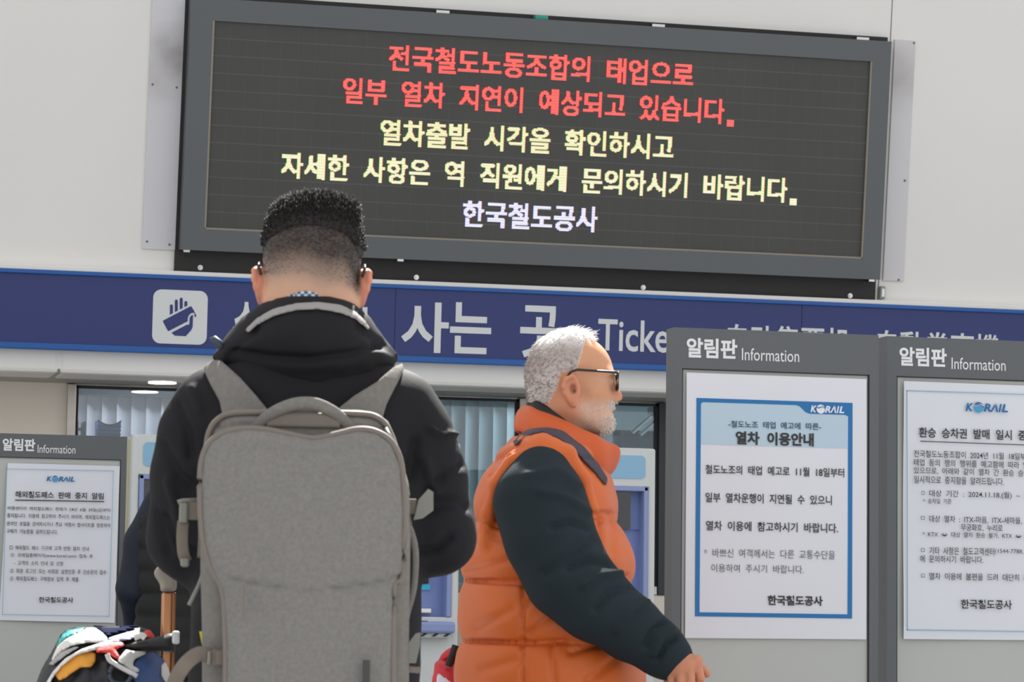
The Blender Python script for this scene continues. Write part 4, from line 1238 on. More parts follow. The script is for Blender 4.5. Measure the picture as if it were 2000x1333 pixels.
def sho(G):
    d = None
    for s in (-1, 1):
        c = cone(G, qo(1062, 905, s * .03), qo(1064, 905, s * .165), ro(64), ro(58))
        d = c if d is None else smin(d, c, .03)
    return d
band = [qo(*p) for p in ((950, 1060, -.17), (952, 1005, -.185), (968, 948, -.195), (1004, 897, -.2), (1060, 866, -.2), (1112, 886, -.2), (1142, 938, -.205), (1158, 1005, -.205))]
def vest_base(G):
    ph = np.abs(np.sin(math.pi * (G[2] - zs0) / per)) ** .55
    d = smin(torso_o(G) + .010 - .017 * ph, sho(G), .035)
    return d
def vest(G):
    d = vest_base(G)
    d = smin(d, chain(G, band, [.014] * len(band), .01), .016)
    d = smin(d, chain(G, [(p[0], -p[1], p[2]) for p in band], [.014] * len(band), .01), .016)
    d = d + .0042 * wob(G, 34, 4, an=(1, 1, .8)) + .0020 * wob(G, 90, 5)
    # hollow at the neck
    return smax(d, -cone(G, qo(1082, 860), qo(1090, 800), .075, .085), .01)
def body_o(G):
    d = torso_o(G, -.06)
    d = smin(d, chain(G, SP, [r * .62 for r in SR], .02), .03)
    d = smin(d, chain(G, SP2, [r * .65 for r in SR2], .02), .03)
    d = smin(d, cone(G, qo(1075, 880), qo(1080, 820), .06, .055), .03)
    hp = qo(1072, 1400)
    for a, b in ((qo(1150, 1640, -.10), np.array((.19, -.10, .09))), (qo(1030, 1650, .10), np.array((-.26, .10, .13)))):
        d = smin(d, chain(G, [hp, a, b], [.06, .05, .038], .02), .02)
    return np.maximum(d, .06 - G[2])
bv, bq = surface(body_o, (-.36, -.34, .02), (.40, .36, 1.5), .012)
V, Q, C = merge([(HV, HQ, HCOL), (hv, hq, hc), (fv, fq, lc('c98869')), (bv, bq, lc('cf9673'))])
link('body', qmesh('body', V, Q, C), M['skin'], PO)
# hair
N = vnormals(HV, HQ); hm = (HCOL[:, 0] > 0) & hm
top = np.clip((TO((HV[:, 0], HV[:, 1], HV[:, 2]))[2] - .075) / .02, 0, 1)
hV = HV[hm]; hN = N[hm]
fq = hm[HQ].all(1); used = np.unique(HQ[fq]); mp_ = np.full(len(HV), -1); mp_[used] = np.arange(len(used)); sq = mp_[HQ[fq]]
cnt = np.zeros(len(HV)); tot = np.zeros(len(HV))
for k in range(4): np.add.at(cnt, HQ[fq][:, k], 1)
edge = (cnt >= 4).astype(float)
for _ in range(5):
    acc = np.zeros(len(HV)); w_ = np.zeros(len(HV))
    for a_, b_ in ((0, 1), (1, 2), (2, 3), (3, 0)):
        np.add.at(acc, HQ[:, a_], edge[HQ[:, b_]]); np.add.at(w_, HQ[:, a_], 1); np.add.at(acc, HQ[:, b_], edge[HQ[:, a_]]); np.add.at(w_, HQ[:, b_], 1)
    edge = np.minimum(edge, .4 * edge + .6 * acc / np.maximum(w_, 1))
f, s, z = TO((HV[:, 0], HV[:, 1], HV[:, 2]))
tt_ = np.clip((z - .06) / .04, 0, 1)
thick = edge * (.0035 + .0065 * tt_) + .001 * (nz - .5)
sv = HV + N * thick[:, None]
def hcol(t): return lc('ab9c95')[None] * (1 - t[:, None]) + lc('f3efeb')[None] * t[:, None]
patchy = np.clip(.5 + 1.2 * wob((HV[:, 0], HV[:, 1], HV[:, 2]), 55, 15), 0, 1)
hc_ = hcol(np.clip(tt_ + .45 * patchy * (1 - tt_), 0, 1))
hV = sv[hm]; hN = N[hm]
def dO(p, n, r):
    f_, s_, z_ = TO((p[:, 0], p[:, 1], p[:, 2])); t = np.clip((z_ - .07) / .03, 0, 1)[:, None]
    return (1 - t) * np.stack([-.75 + 0 * f_, 0 * f_, -.6 + 0 * f_], 1) + t * np.stack([.8 + r.normal(size=len(f_)) * .35, .2 * r.normal(size=len(f_)), .1 + 0 * f_], 1)
def lO(p, r):
    z_ = TO((p[:, 0], p[:, 1], p[:, 2]))[2]; t = np.clip((z_ - .06) / .04, 0, 1)
    return (.006 + .012 * t) * r.uniform(.6, 1.2, len(p))
A, T = strands(hV, hN, 3000, lO, .0007, dO, 3, .10)
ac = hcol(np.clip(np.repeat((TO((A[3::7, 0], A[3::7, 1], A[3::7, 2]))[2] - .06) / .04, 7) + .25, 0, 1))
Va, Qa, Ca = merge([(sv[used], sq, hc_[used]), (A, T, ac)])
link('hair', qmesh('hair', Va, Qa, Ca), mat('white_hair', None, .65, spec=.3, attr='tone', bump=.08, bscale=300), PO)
gm = (beard > .3) & (((f > .064) & (z < -.074)) | ((f > .077) & (z > -.055) & (z < -.042)))
A, T = strands(HV[gm], N[gm], 500, lambda p, r: .008 * r.uniform(.6, 1.2, len(p)), .0008, lambda p, n, r: np.tile((.2, 0, -1.0), (len(p), 1)), 8, .3)
link('beard', qmesh('beard', A, T), M['beard_white'], PO)
# clothing
V, Q = surface(lambda G: smin(smin(chain(G, SP, SR, .03), chain(G, SP2, SR2, .03), .02), torso_o(G, -.042), .02) + .006 * wob(G, 30, 9, an=(1, 1, 1)) + .002 * wob(G, 80, 10),
               (-.34, -.37, .72), (.36, .38, 1.52), .0065)
V = crease(V, Q, FO, [([(1150, 1000), (1100, 970), (1055, 960)], 9, -0.0095), ([(1148, 1030), (1110, 1020), (1080, 1030)], 7, 0.0114), ([(1200, 1100), (1150, 1095), (1110, 1110)], 9, 0.0152),
                      ([(1215, 1120), (1170, 1125), (1140, 1145)], 7, -0.0114), ([(1235, 1145), (1190, 1160), (1165, 1190)], 8, 0.0114), ([(1262, 1180), (1230, 1195), (1205, 1230)], 8, -0.0114),
                      ([(1300, 1215), (1275, 1235), (1262, 1262)], 6, 0.0133), ([(1312, 1232), (1288, 1250), (1276, 1278)], 6, -0.0114), ([(1322, 1245), (1300, 1262), (1284, 1290)], 5, 0.0133),
                      ([(1130, 950), (1090, 920), (1030, 930)], 10, -0.0076), ([(1060, 1120), (1110, 1090), (1160, 1050)], 10, 0.0114)])
link('jacket', qmesh('jacket', V, Q), M['teal'], PO)
# cuff ring round the wrist
MB().tube([SP[-1] + (SP[-1] - SP[-2]) * t for t in (-.6, -.3, 0, .25, .3)], [ro(40), ro(41), ro(41), ro(39), ro(34)], 20).build('cuff', M['teal'], PO, smooth=True)
V, Q = surface(vest, (-.30, -.29, .76), (.30, .29, 1.55), .0055)
V = crease(V, Q, FO, [([(918, 1018), (966, 1028), (1000, 1040)], 4, 0.0090), ([(1148, 1005), (1176, 1003), (1210, 1005)], 4, 0.0090), ([(894, 1134), (1012, 1139), (1056, 1136)], 4, 0.0090),
                      ([(1195, 1128), (1225, 1125)], 4, 0.0090), ([(888, 1252), (1043, 1257), (1105, 1254)], 4, 0.0090), ([(1022, 1142), (1020, 1333)], 5, 0.0090), ([(1078, 1256), (1083, 1333)], 5, 0.0075),
                      ([(940, 1040), (990, 1060)], 8, 0.0060), ([(900, 1120), (960, 1105), (1010, 1090)], 7, 0.0060), ([(930, 1230), (1000, 1190)], 9, 0.0075), ([(1030, 1180), (1060, 1160), (1090, 1150)], 8, 0.0090),
                      ([(1035, 1240), (1080, 1200), (1110, 1180)], 8, 0.0090), ([(1170, 1010), (1168, 1110)], 6, 0.0075), ([(1195, 1010), (1198, 1080)], 8, 0.0060), ([(1010, 1290), (940, 1310)], 9, 0.0060),
                      ([(1115, 1275), (1160, 1262), (1200, 1255)], 6, 0.0090), ([(1150, 1330), (1200, 1290)], 9, 0.0075), ([(960, 905), (990, 885), (1020, 868)], 5, 0.0090), ([(968, 905), (955, 930)], 5, 0.0075)])
ov = link('vest', qmesh('vest', V, Q), M['orange'], PO)
zp_ = []
for p in ((1142, 1222), (1132, 1235), (1120, 1252), (1110, 1268)):
    zp_.append(qo(p[0], p[1], -.205))
MB().tube(zp_, .004, 8, flat=.7).build('pocket_zip', mat('brown_zip', '9a4a2c', .4), ov)
# stand-up collar
def collar(name, tb, tf, bb, bf, wt, wb, th, m, pin=.0, nth=64):
    """ring from a top edge (back, front points) to a bottom edge, with thickness th"""
    V = []; prof = [(0, 0), (.25, .010), (.55, .012), (.85, .008), (1.0, 0), (1.03, -th * .5), (1.0, -th), (.6, -th + .004), (.2, -th)]
    for i in range(nth):
        a = 2 * math.pi * i / nth; c, s_ = math.cos(a), math.sin(a)
        pt = (1 - math.exp(-((a if a < math.pi else a - 2 * math.pi) / .35) ** 2) * 0)
        def ring(b, f_, w):
            b = np.array(b); f_ = np.array(f_); ctr = (b + f_) / 2; h = (f_ - b) / 2
            e = abs(c) ** (1 / 1.1) * np.sign(c)
            wv = w * abs(s_) ** .9 * np.sign(s_)
            return ctr + h * e + np.array((0, wv, 0))
        T_, B_ = ring(tb, tf, wt), ring(bb, bf, wb)
        for u, o in prof:
            p = B_ + (T_ - B_) * u; ctr = (np.array(tb) + np.array(tf)) / 2 * u + (np.array(bb) + np.array(bf)) / 2 * (1 - u)
            d_ = p - ctr; d_[2] = 0; d_ /= np.linalg.norm(d_) + 1e-9
            V.append(p + d_ * (o + .003 * math.sin(9 * a + 5 * u)))
    n = len(prof); F = [(i * n + k, ((i + 1) % nth) * n + k, ((i + 1) % nth) * n + (k + 1) % n, i * n + (k + 1) % n) for i in range(nth) for k in range(n)]
    o = MB().add(V, F).build(name, m, PO, smooth=True)
    sb = o.modifiers.new('smooth', 'SUBSURF'); sb.levels = 1; sb.render_levels = 1
    return o
collar('vest_collar', qo(1023, 793), qo(1211, 876), qo(1006, 846), qo(1180, 940), .086, .125, .014, M['orange_d'])
collar('shirt_collar', qo(1038, 778), qo(1168, 872), qo(1034, 838), qo(1160, 905), .072, .078, .006, mat('black_collar', '1c1b1d', .7))
# spectacles (worn)
SPC = thing('eyeglasses', FO, 'thin black-framed glasses worn by the white-haired person', 'glasses')
def hd(f_, s_, z_):
    fx, fy = .9986, .052
    return HC + np.array((fx * f_ - fy * s_, fy * f_ + fx * s_, z_))
for s_ in (-1, 1):
    MB().tube([hd(-.008, s_ * .083, .004), hd(-.002, s_ * .083, .013), hd(.012, s_ * .083, .0175), hd(.09, s_ * .074, .0145), hd(.094, s_ * .071, .014)], .0017, 8, flat=1.5).build('temple', M['specs'], SPC, smooth=True)
    P_ = rrect(-.027, .027, -.022, .016, .01, 5)
    ring = [hd(.099 - .06 * (abs(s_ * .036 + p) ** 2) * 1.6, s_ * .036 + p, q - .003 + .004) for p, q in P_]
    rm = MB().tube(ring, .0016, 6, True).build('rim', M['specs'], SPC, smooth=True)
    MB().add([(a[0], a[1], a[2]) for a in ring], [tuple(range(len(ring)))]).build('lens', M['lens'], rm)
MB().tube([hd(.099, -.010, .008), hd(.102, 0, .010), hd(.099, .010, .008)], .0016, 6).build('bridge', M['specs'], SPC, smooth=True)
# shoulder bag worn across
SB = thing('shoulder_bag', FO, 'red and white bag with dark strap, hanging behind the person in orange', 'bag')
up_ = [(1000, 862), (1028, 838), (1062, 831), (1100, 841), (1140, 871), (1170, 905), (1188, 934)]
dn_ = [(1184, 950), (1160, 924), (1130, 893), (1095, 862), (1060, 848), (1030, 853), (1006, 874)]
pg = FO.poly(up_ + dn_, -.15)
V, Q = surface(lambda G: np.maximum(np.maximum(np.abs(vest_base(G) - .001) - .004, poly2(G, pg)), G[1] + .03), (-.12, -.28, 1.2), (.2, .05, 1.55), .0035)
M['strapd'] = mat('dark_plum_webbing', '3a3140', .6)
link('strap', qmesh('strap', V, Q), M['strapd'], SB)
bd = .27
pr = FO.poly([(849, 1294), (857, 1289), (905, 1303), (960, 1306), (960, 1500), (856, 1500), (843, 1333)], bd)
V, Q = surface(lambda G: pillow(G, pr, bd, .06, .05), (-.30, .18, .66), (.02, .36, 1.02), .006)
M['red'] = mat('red_nylon', 'c9202e', .45, var=.05, vscale=10, bump=.1, bscale=40)
link('pouch', qmesh('pouch', V, Q), M['red'], SB)
pf = FO.poly([(855, 1291), (862, 1278), (872, 1269), (884, 1263), (900, 1261), (930, 1290), (905, 1306)], bd + .03)
V, Q = surface(lambda G: pillow(G, pf, bd + .03, .03, .02), (-.30, .22, .9), (.02, .4, 1.05), .005)
link('flap', qmesh('flap', V, Q), M['red'], SB)
pw_ = FO.poly([(852, 1318), (857, 1314), (870, 1322), (900, 1345), (900, 1420), (853, 1420)], bd)
V, Q = surface(lambda G: np.maximum(np.maximum(np.abs(pillow(G, pr, bd, .06, .05)) - .004, poly2(G, pw_)), G[1] - bd), (-.30, .18, .66), (.02, .36, 1.02), .005)
link('white_panel', qmesh('white_panel', V, Q), mat('white_nylon', 'd8d6e0', .5), SB)
MB().tube([qo(890, 1262, bd - .02), qo(884, 1280, bd - .03), qo(876, 1302, bd - .035)], .008, 8, flat=.4, up=(0, 1, 0)).build('side_strap', M['black'], SB)
# legs and feet
gz = lambda x, y, d: (qo(x, y, d)[0], d)
legs(PO, qo(1072, 1400), [qo(1150, 1640, -.10), qo(1030, 1650, .10)], [np.array((.19, -.10, .09)), np.array((-.26, .10, .13))])
shoe(PO, (.20, -.10), .0); shoe(PO, (-.25, .10), .0)

# ------------------------------------------------------------------ the young man seen from behind
FY = spot_frame(600, 5.4)
PY = thing('person', FY, 'person seen from behind with black cropped hair and black hooded jacket', 'person')
def qy(x, y, d=0.0): return FY.px(x, y, d)
def ry(p): return p * 5.4 / 6000
YC = qy(609, 531, 0); _TY = head_to_local(YC, (0, 1), -.12)
def TY(G):
    f_, s_, z_ = _TY(G); return f_, s_ / 1.13, z_
V, Q = surface(lambda G: smin(head_sdf(TY(G)), neck_sdf(TY(G), -.01, -.12, .058), .03), YC - (.14, .15, .24), YC + (.14, .17, .14), .0032)
X, Y_ = project(FY.world(V)); rn = np.random.RandomState(2).rand(len(V)); f, s, z = TY((V[:, 0], V[:, 1], V[:, 2])); sa = np.abs(s)
C = np.tile(lc('d3a284'), (len(V), 1))
nzv = wob((V[:, 0], V[:, 1], V[:, 2]), 60, 7) * 14
backside = np.clip((.05 - f) / .03, 0, 1)
lowl = np.interp(X, [505, 540, 600, 650, 690, 712], [560, 575, 585, 585, 585, 600]); upl = np.interp(X, [505, 560, 600, 640, 670, 700], [470, 448, 440, 470, 478, 540])
a = np.clip((lowl - (Y_ + nzv)) / (lowl - upl), 0, 1) ** 1.15 * backside
notear = 1 - np.clip((sa - .074) / .005, 0, 1) * (z < .016)
C = blend(C, '9c8a7e', np.clip(a * 3.0, 0, 1) * notear * .75)
C = blend(C, '120f0e', np.clip((a - .15) / .6, 0, 1) * notear * (.8 + .2 * rn))
C = blend(C, 'cf7f66', .75 * (1 - notear))
C = blend(C, 'b06a62', .8 * bump3((.094, 0, -.070), (.008, .019, .005)))
C = blend(C, '221d1c', .9 * bump3((.088, .030, .018), (.012, .02, .004)))
C = blend(C, '241d1b', .9 * bump3((.0925, .031, -.003), (.0035, .005, .004)))
HV, HQ, HCOL = V, Q, C
AL = [(412, 790, 0), (392, 850, .0), (378, 930, 0), (372, 1048, .01), (440, 1010, .2), (505, 960, .36)]
AR = [(792, 790, 0), (815, 850, 0), (835, 930, 0), (848, 1044, .01), (775, 1010, .2), (705, 960, .36)]
RL = [ry(p) for p in (72, 78, 79, 78, 66, 48)]; RR = [ry(p) for p in (66, 70, 74, 75, 66, 48)]
PL = [qy(*p) for p in AL]; PR = [qy(*p) for p in AR]
jy = [610, 640, 680, 720, 760, 820, 900, 1000, 1100, 1200, 1300, 1400, 1480]
jl = [545, 525, 488, 432, 395, 375, 372, 375, 375, 370, 366, 362, 362]
jr = [668, 685, 712, 768, 808, 828, 830, 826, 822, 822, 822, 822, 822]
jd = [.072, .078, .088, .10, .115, .125, .13, .13, .13, .135, .14, .14, .14]
jz = [qy(600, y)[2] for y in jy]
jcx = [(qy(a_, y)[0] + qy(b_, y)[0]) / 2 for a_, b_, y in zip(jl, jr, jy)]; jrx = [(qy(b_, y)[0] - qy(a_, y)[0]) / 2 for a_, b_, y in zip(jl, jr, jy)]
def jt(G, off=0.0): return loft(G, jz, jcx, [.0] * len(jz), [r + off for r in jrx], [r + off for r in jd], 2.4)
def jacket(G):
    d = smin(jt(G), chain(G, PL, RL, .03), .03)
    return smin(d, chain(G, PR, RR, .03), .03)
hands = []
for wpt, sgn in ((PL[-1], 1), (PR[-1], -1)):
    w3 = wpt + (sgn * .035, .03, .02)
    k3 = [w3 + (sgn * .06, .02 - .016 * i, .055 - .014 * i) for i in range(4)]
    t3 = [[k + (sgn * .03, -.005, .015), k + (sgn * .042, -.02, .005), k + (sgn * .03, -.032, -.002)] for k in k3]
    th3 = [w3 + (sgn * .02, -.02, .03), w3 + (sgn * .04, -.035, .055), w3 + (sgn * .055, -.035, .07), w3 + (sgn * .068, -.03, .08)]
    v_, q_ = surface(lambda G: smin(hand_sdf(G, w3, k3, t3, th3), cone(G, w3, wpt, .026, .03), .02), w3 - (.16, .14, .1), w3 + (.16, .14, .17), .005)
    hands.append((v_, q_, lc('d3a284')))
def body_y(G):
    d = loft(G, jz[2:], jcx[2:], [.0] * len(jz[2:]), [r - .05 for r in jrx[2:]], [r - .05 for r in jd[2:]], 2.4)
    d = smin(d, chain(G, PL, [r * .62 for r in RL], .02), .03); d = smin(d, chain(G, PR, [r * .62 for r in RR], .02), .03)
    d = smin(d, cone(G, qy(606, 690), qy(608, 600), .05, .056), .015)
    for s_ in (-1, 1): d = smin(d, chain(G, [(s_ * .09, 0, .85), (s_ * .11, .02, .48), (s_ * .12, 0, .1)], [.085, .055, .042], .02), .04)
    return np.maximum(d, .06 - G[2])
bv, bq = surface(body_y, (-.36, -.2, .02), (.36, .45, 1.6), .013)
V, Q, C = merge([(HV, HQ, HCOL)] + hands + [(bv, bq, lc('d3a284'))])
link('body', qmesh('body', V, Q, C), M['skin'], PY)
# hair: cropped cap, long on top
hp_ = FY.poly([(520, 470), (523, 432), (535, 409), (556, 396), (584, 386), (612, 382), (640, 384), (662, 391), (688, 398), (699, 409), (704, 435), (704, 480), (660, 470), (560, 470)], 0)
def haircap(G):
    f_, s_, z_ = TY(G)
    zf = .050 - .055 * np.clip((-s_ - .050) / .02, 0, 1) - .02 * np.clip((s_ - .05) / .02, 0, 1)
    u = np.clip((z_ - zf) / .045, 0, 1); t = .006 * u * u * (3 - 2 * u) - .0035
    front = np.clip((f_ - .06) / .02, 0, 1) * np.clip((.075 - z_) / .02, 0, 1)
    return smin(head_sdf((f_, s_, z_)) - t + .02 * front, pillow(G, hp_, .005, .06, .068, .075), .03) + .0012 * wob(G, 70, 3)
V, Q = surface(haircap, YC - (.13, .13, .06), YC + (.13, .14, .2), .0035)
N = vnormals(V, Q)
inn = (TY((V[:, 0], V[:, 1], V[:, 2]))[2] > .035) & (N[:, 2] > -.6)
A, T = strands(V[inn], N[inn], 6500, lambda p, r: (.0035 + .012 * np.clip((p[:, 2] - YC[2] - .07) / .06, 0, 1)) * r.uniform(.5, 1.2, len(p)), .0012,
               lambda p, n, r: np.stack([.25 * n[:, 0], -.15 + 0 * n[:, 0], .9 + 0 * n[:, 0]], 1), 4, .4)
# faded stubble below the cap
sm_ = (a > .28) & (notear > .9)
A2, T2 = strands(HV[sm_], vnormals(HV, HQ)[sm_], 7000, lambda p, r: .0018 * r.uniform(.5, 1.2, len(p)), .00035, lambda p, n, r: np.tile((0, -.3, -1.0), (len(p), 1)), 6, .45)
Va, Qa, _ = merge([(V, Q, np.zeros(3)), (A, T, np.zeros(3)), (A2, T2, np.zeros(3))])
link('hair', qmesh('hair', Va, Qa), M['hair_black'], PY)
V, Q = surface(lambda G: np.maximum(jacket(G) + .0065 * wob(G, 24, 11, an=(1, 1, .7)) + .0018 * wob(G, 70, 12), .72 - G[2]), (-.38, -.2, .7), (.38, .48, 1.62), .007)
V = crease(V, Q, FY, [([(838, 838), (862, 852), (895, 848)], 5, -0.0126), ([(872, 775), (890, 810), (900, 840)], 6, -0.0072), ([(812, 860), (800, 930)], 9, 0.0108), ([(905, 905), (870, 925), (835, 960)], 10, 0.0126),
                      ([(820, 1000), (860, 985), (915, 985)], 12, 0.0144), ([(830, 900), (850, 960)], 9, -0.0090), ([(880, 1050), (850, 1075), (820, 1080)], 9, 0.0126),
                      ([(345, 790), (365, 840), (372, 890)], 9, 0.0108), ([(330, 940), (345, 990), (350, 1040)], 9, -0.0090), ([(318, 870), (350, 930), (375, 950)], 10, 0.0108), ([(320, 1010), (345, 1060), (380, 1085)], 9, 0.0126),
                      ([(375, 760), (390, 800)], 8, -0.0072), ([(305, 1000), (330, 1080)], 8, 0.0072)])
link('jacket', qmesh('jacket', V, Q), M['softshell'], PY)
ho = FY.poly([(409, 690), (430, 657), (468, 614), (510, 588), (556, 573), (600, 569), (645, 571), (690, 586), (725, 612), (752, 648), (786, 688), (770, 712), (732, 743), (682, 762), (622, 769), (560, 759), (510, 741), (468, 722), (430, 706)], -.08)
x0h = qy(600, 680, -.08)[0]
def hood(G):
    yc = -.045 + 2.2 * (G[0] - x0h) ** 2
    d = pillow(G, ho, yc, .085, .10, .09)
    d = d + .004 * wob(G, 30, 21) + .0015 * wob(G, 80, 22)
    return smax(d, -ell(G, qy(608, 560, .0), (.075, .085, .055)), .012)
V, Q = surface(hood, (-.26, -.2, 1.36), (.26, .2, 1.66), .006)
V = crease(V, Q, FY, [([(455, 690), (520, 700), (600, 704), (690, 692), (755, 668)], 9, .012), ([(440, 708), (500, 728), (580, 745), (660, 748), (730, 730)], 10, -.006), ([(500, 640), (480, 665), (450, 685)], 8, .006), ([(700, 640), (740, 670), (775, 690)], 8, .006)])
hd_ = link('hood', qmesh('hood', V, Q), M['softshell'], PY)
tr = FY.poly([(478, 640), (500, 618), (535, 600), (580, 590), (620, 588), (665, 592), (695, 604), (715, 622), (727, 642), (718, 640), (695, 622), (665, 611), (620, 604), (580, 606), (535, 617), (505, 632), (484, 648)], -.13)
V, Q = surface(lambda G: np.maximum(np.maximum(np.abs(hood(G) - .002) - .004, poly2(G, tr)), G[1] + .02), (-.2, -.2, 1.45), (.2, .05, 1.66), .0035)
link('hood_trim', qmesh('hood_trim', V, Q), mat('grey_lining', '95908d', .7, bump=.1, bscale=80), hd_)
MB().tube([qy(440, 690, -.03), qy(428, 672, -.04), qy(418, 662, -.04), qy(410, 664, -.04)], [.006, .008, .006, .003], 8).build('drawcord_toggle', M['plastic_d'], hd_, smooth=True)
# checked shirt collar
ck = bpy.data.materials.new('checked_cotton'); ck.use_nodes = True
cn = ck.node_tree.nodes.new('ShaderNodeTexChecker'); cn.inputs['Scale'].default_value = 160; cn.inputs[1].default_value = lin('b9c6d0'); cn.inputs[2].default_value = lin('3c5266')
tcx = ck.node_tree.nodes.new('ShaderNodeTexCoord'); ck.node_tree.links.new(tcx.outputs['Object'], cn.inputs[0]); ck.node_tree.links.new(cn.outputs[0], ck.node_tree.nodes['Principled BSDF'].inputs[0])
cc_ = qy(606, 585, 0)
cv = [];
for i in range(48):
    q_ = 2 * math.pi * i / 48; bk = max(0, -math.sin(q_))
    for (zz, rr) in ((-.05, .078), (.0, .075), (.022 * bk ** 3 + .004, .0725), (.020 * bk ** 3, .070), (-.05, .070)):
        cv.append((cc_[0] + rr * math.cos(q_), .0 + (rr + .012) * math.sin(q_) , cc_[2] + zz))
MB().add(cv, [(i * 5 + k, ((i + 1) % 48) * 5 + k, ((i + 1) % 48) * 5 + (k + 1) % 5, i * 5 + (k + 1) % 5) for i in range(48) for k in range(5)]).build('shirt_collar', ck, PY, smooth=True)
legs(PY, (0, .0, .86), [(-.11, .02, .48), (.11, .02, .48)], [(-.12, 0, .09), (.12, 0, .09)])
shoe(PY, (-.12, 0), 1.65); shoe(PY, (.12, 0), 1.5)
G2 = thing('eyeglasses', FY, 'dark-tipped glasses worn by the person with the grey backpack', 'glasses')
def hy(f_, s_, z_):
    c_, s2 = math.cos(-.12), math.sin(-.12)
    # inverse of the head transform
    Fq = c_ * f_ - s2 * z_; Zq = s2 * f_ + c_ * z_
    return YC + np.array((-s_ * 1.13, Fq, Zq))
for s_ in (-1, 1):
    MB().tube([hy(-.022, s_ * .079, -.012), hy(-.016, s_ * .083, .004), hy(-.002, s_ * .083, .013), hy(.012, s_ * .083, .0175), hy(.094, s_ * .071, .012)], [.0026, .0026, .002, .0017, .0017], 8).build('temple', M['specs'], G2, smooth=True)
    P_ = rrect(-.026, .026, -.022, .016, .012, 5)
    ring = [hy(.103 - .1 * (abs(s_ * .034 + p) ** 2), s_ * .034 + p, q_) for p, q_ in P_]
    rm = MB().tube(ring, .0016, 6, True).build('rim', M['specs'], G2, smooth=True)
    MB().add(ring, [tuple(range(len(ring)))]).build('lens', M['lens'], rm)
MB().tube([hy(.103, -.008, .006), hy(.105, .0, .008), hy(.103, .008, .006)], .0016, 6).build('bridge', M['specs'], G2)
PH = thing('phone', FY, 'dark smartphone held in both hands by the person with the backpack', 'phone')
pc = (PL[-1] + PR[-1]) / 2 + (0, .06, .085)
MB().box(pc[0] - .075, pc[0] + .075, pc[1] - .006, pc[1] + .003, pc[2] - .037, pc[2] + .037, .004).build('case', M['plastic_d'], PH)
MB().box(pc[0] - .07, pc[0] + .07, pc[1] - .0075, pc[1] - .005, pc[2] - .033, pc[2] + .033).build('screen', M['mscreen'], PH)

# ------------------------------------------------------------------ grey backpack
BP = thing('backpack', FY, 'heathered grey backpack worn by the person in the black jacket', 'backpack')
M['canvas'] = mat('heather_grey_canvas', '7f7c77', .9, spec=.2, var=.10, vscale=150, bump=.35, bscale=420)
M['canvas_b'] = mat('grey_canvas_trim', '7a7671', .85, spec=.2, var=.1, vscale=120, bump=.2, bscale=400)
M['piping'] = mat('taupe_piping', '746a62', .6)
M['webbing'] = mat('taupe_webbing', '756b60', .75, bump=.2, bscale=500)
M['buckle'] = mat('grey_buckle_plastic', '7c7b73', .4)
bb = FY.poly([(402, 872), (408, 842), (424, 818), (456, 805), (560, 803), (700, 806), (734, 812), (756, 828), (770, 858), (780, 890), (797, 950), (800, 1050), (797, 1333), (795, 1440), (780, 1462), (420, 1462), (398, 1440), (396, 1333), (394, 1100), (393, 950)], -.24)
V, Q = surface(lambda G: slab(G, bb, -.325, -.145, .035) + .002 * wob(G, 40, 31), (-.24, -.36, .76), (.24, -.12, 1.46), .006)
V = crease(V, Q, FY, [([(420, 832), (520, 826), (640, 828), (745, 838)], 4, .005)])
b0_ = link('main_compartment', qmesh('main_compartment', V, Q), M['canvas_b'], BP)
fpx = [(393, 1000), (392, 935), (397, 893), (412, 864), (440, 846), (480, 839), (520, 841), (560, 849), (612, 858), (660, 849), (700, 840), (735, 845), (765, 866), (783, 910), (789, 1000), (787, 1125), (768, 1145), (766, 1250), (765, 1440), (750, 1452), (458, 1452), (443, 1440), (442, 1250), (436, 1155), (414, 1112), (399, 1060)]
fp = FY.poly(fpx, -.37)
def fpanel(G):
    d2 = poly2(G, fp); yb = -.385 - .022 * np.clip(-d2 / .12, 0, 1)
    q_ = np.maximum(yb - G[1], G[1] + .27)
    a_ = np.maximum(d2 + .02, 0); b_ = np.maximum(q_ + .02, 0)
    return np.sqrt(a_ * a_ + b_ * b_) + np.minimum(np.maximum(d2, q_) + .02, 0) - .02
V, Q = surface(lambda G: fpanel(G) + .002 * wob(G, 22, 33), (-.24, -.44, .76), (.24, -.25, 1.42), .0055)
V = crease(V, Q, FY, [([(440, 1128), (500, 1141), (560, 1149), (612, 1152), (680, 1146), (740, 1136), (785, 1126)], 3.5, .006), ([(450, 1350), (600, 1362), (760, 1350)], 4, .005), ([(420, 880), (500, 868), (610, 884), (700, 868), (760, 885)], 6, .003)])
b1_ = link('front_panel', qmesh('front_panel', V, Q), M['canvas'], BP)
sp_ = smooth_path([(a_, b_) for a_, b_ in fpx] + [fpx[0]], 4)[:-1]
MB().tube([qy(a_, b_, -.368) for a_, b_ in sp_], .0062, 8, True).build('piping', M['piping'], BP, smooth=True)
sp2 = smooth_path([(402, 880), (408, 846), (424, 821), (456, 808), (560, 806), (700, 809), (734, 815), (754, 831), (767, 860), (776, 890)], 4)
MB().tube([qy(a_, b_, -.318) for a_, b_ in sp2], .005, 8).build('zip_track', M['piping'], b0_, smooth=True)
MB().tube([qy(752, 838, -.33), qy(765, 862, -.335), qy(775, 888, -.335)], .005, 8).build('zip_pull', M['grey_frame'], b0_, smooth=True)
hp2 = smooth_path([(490, 845), (508, 826), (535, 806), (565, 793), (592, 788), (620, 791), (650, 805), (675, 825), (692, 845)], 5)
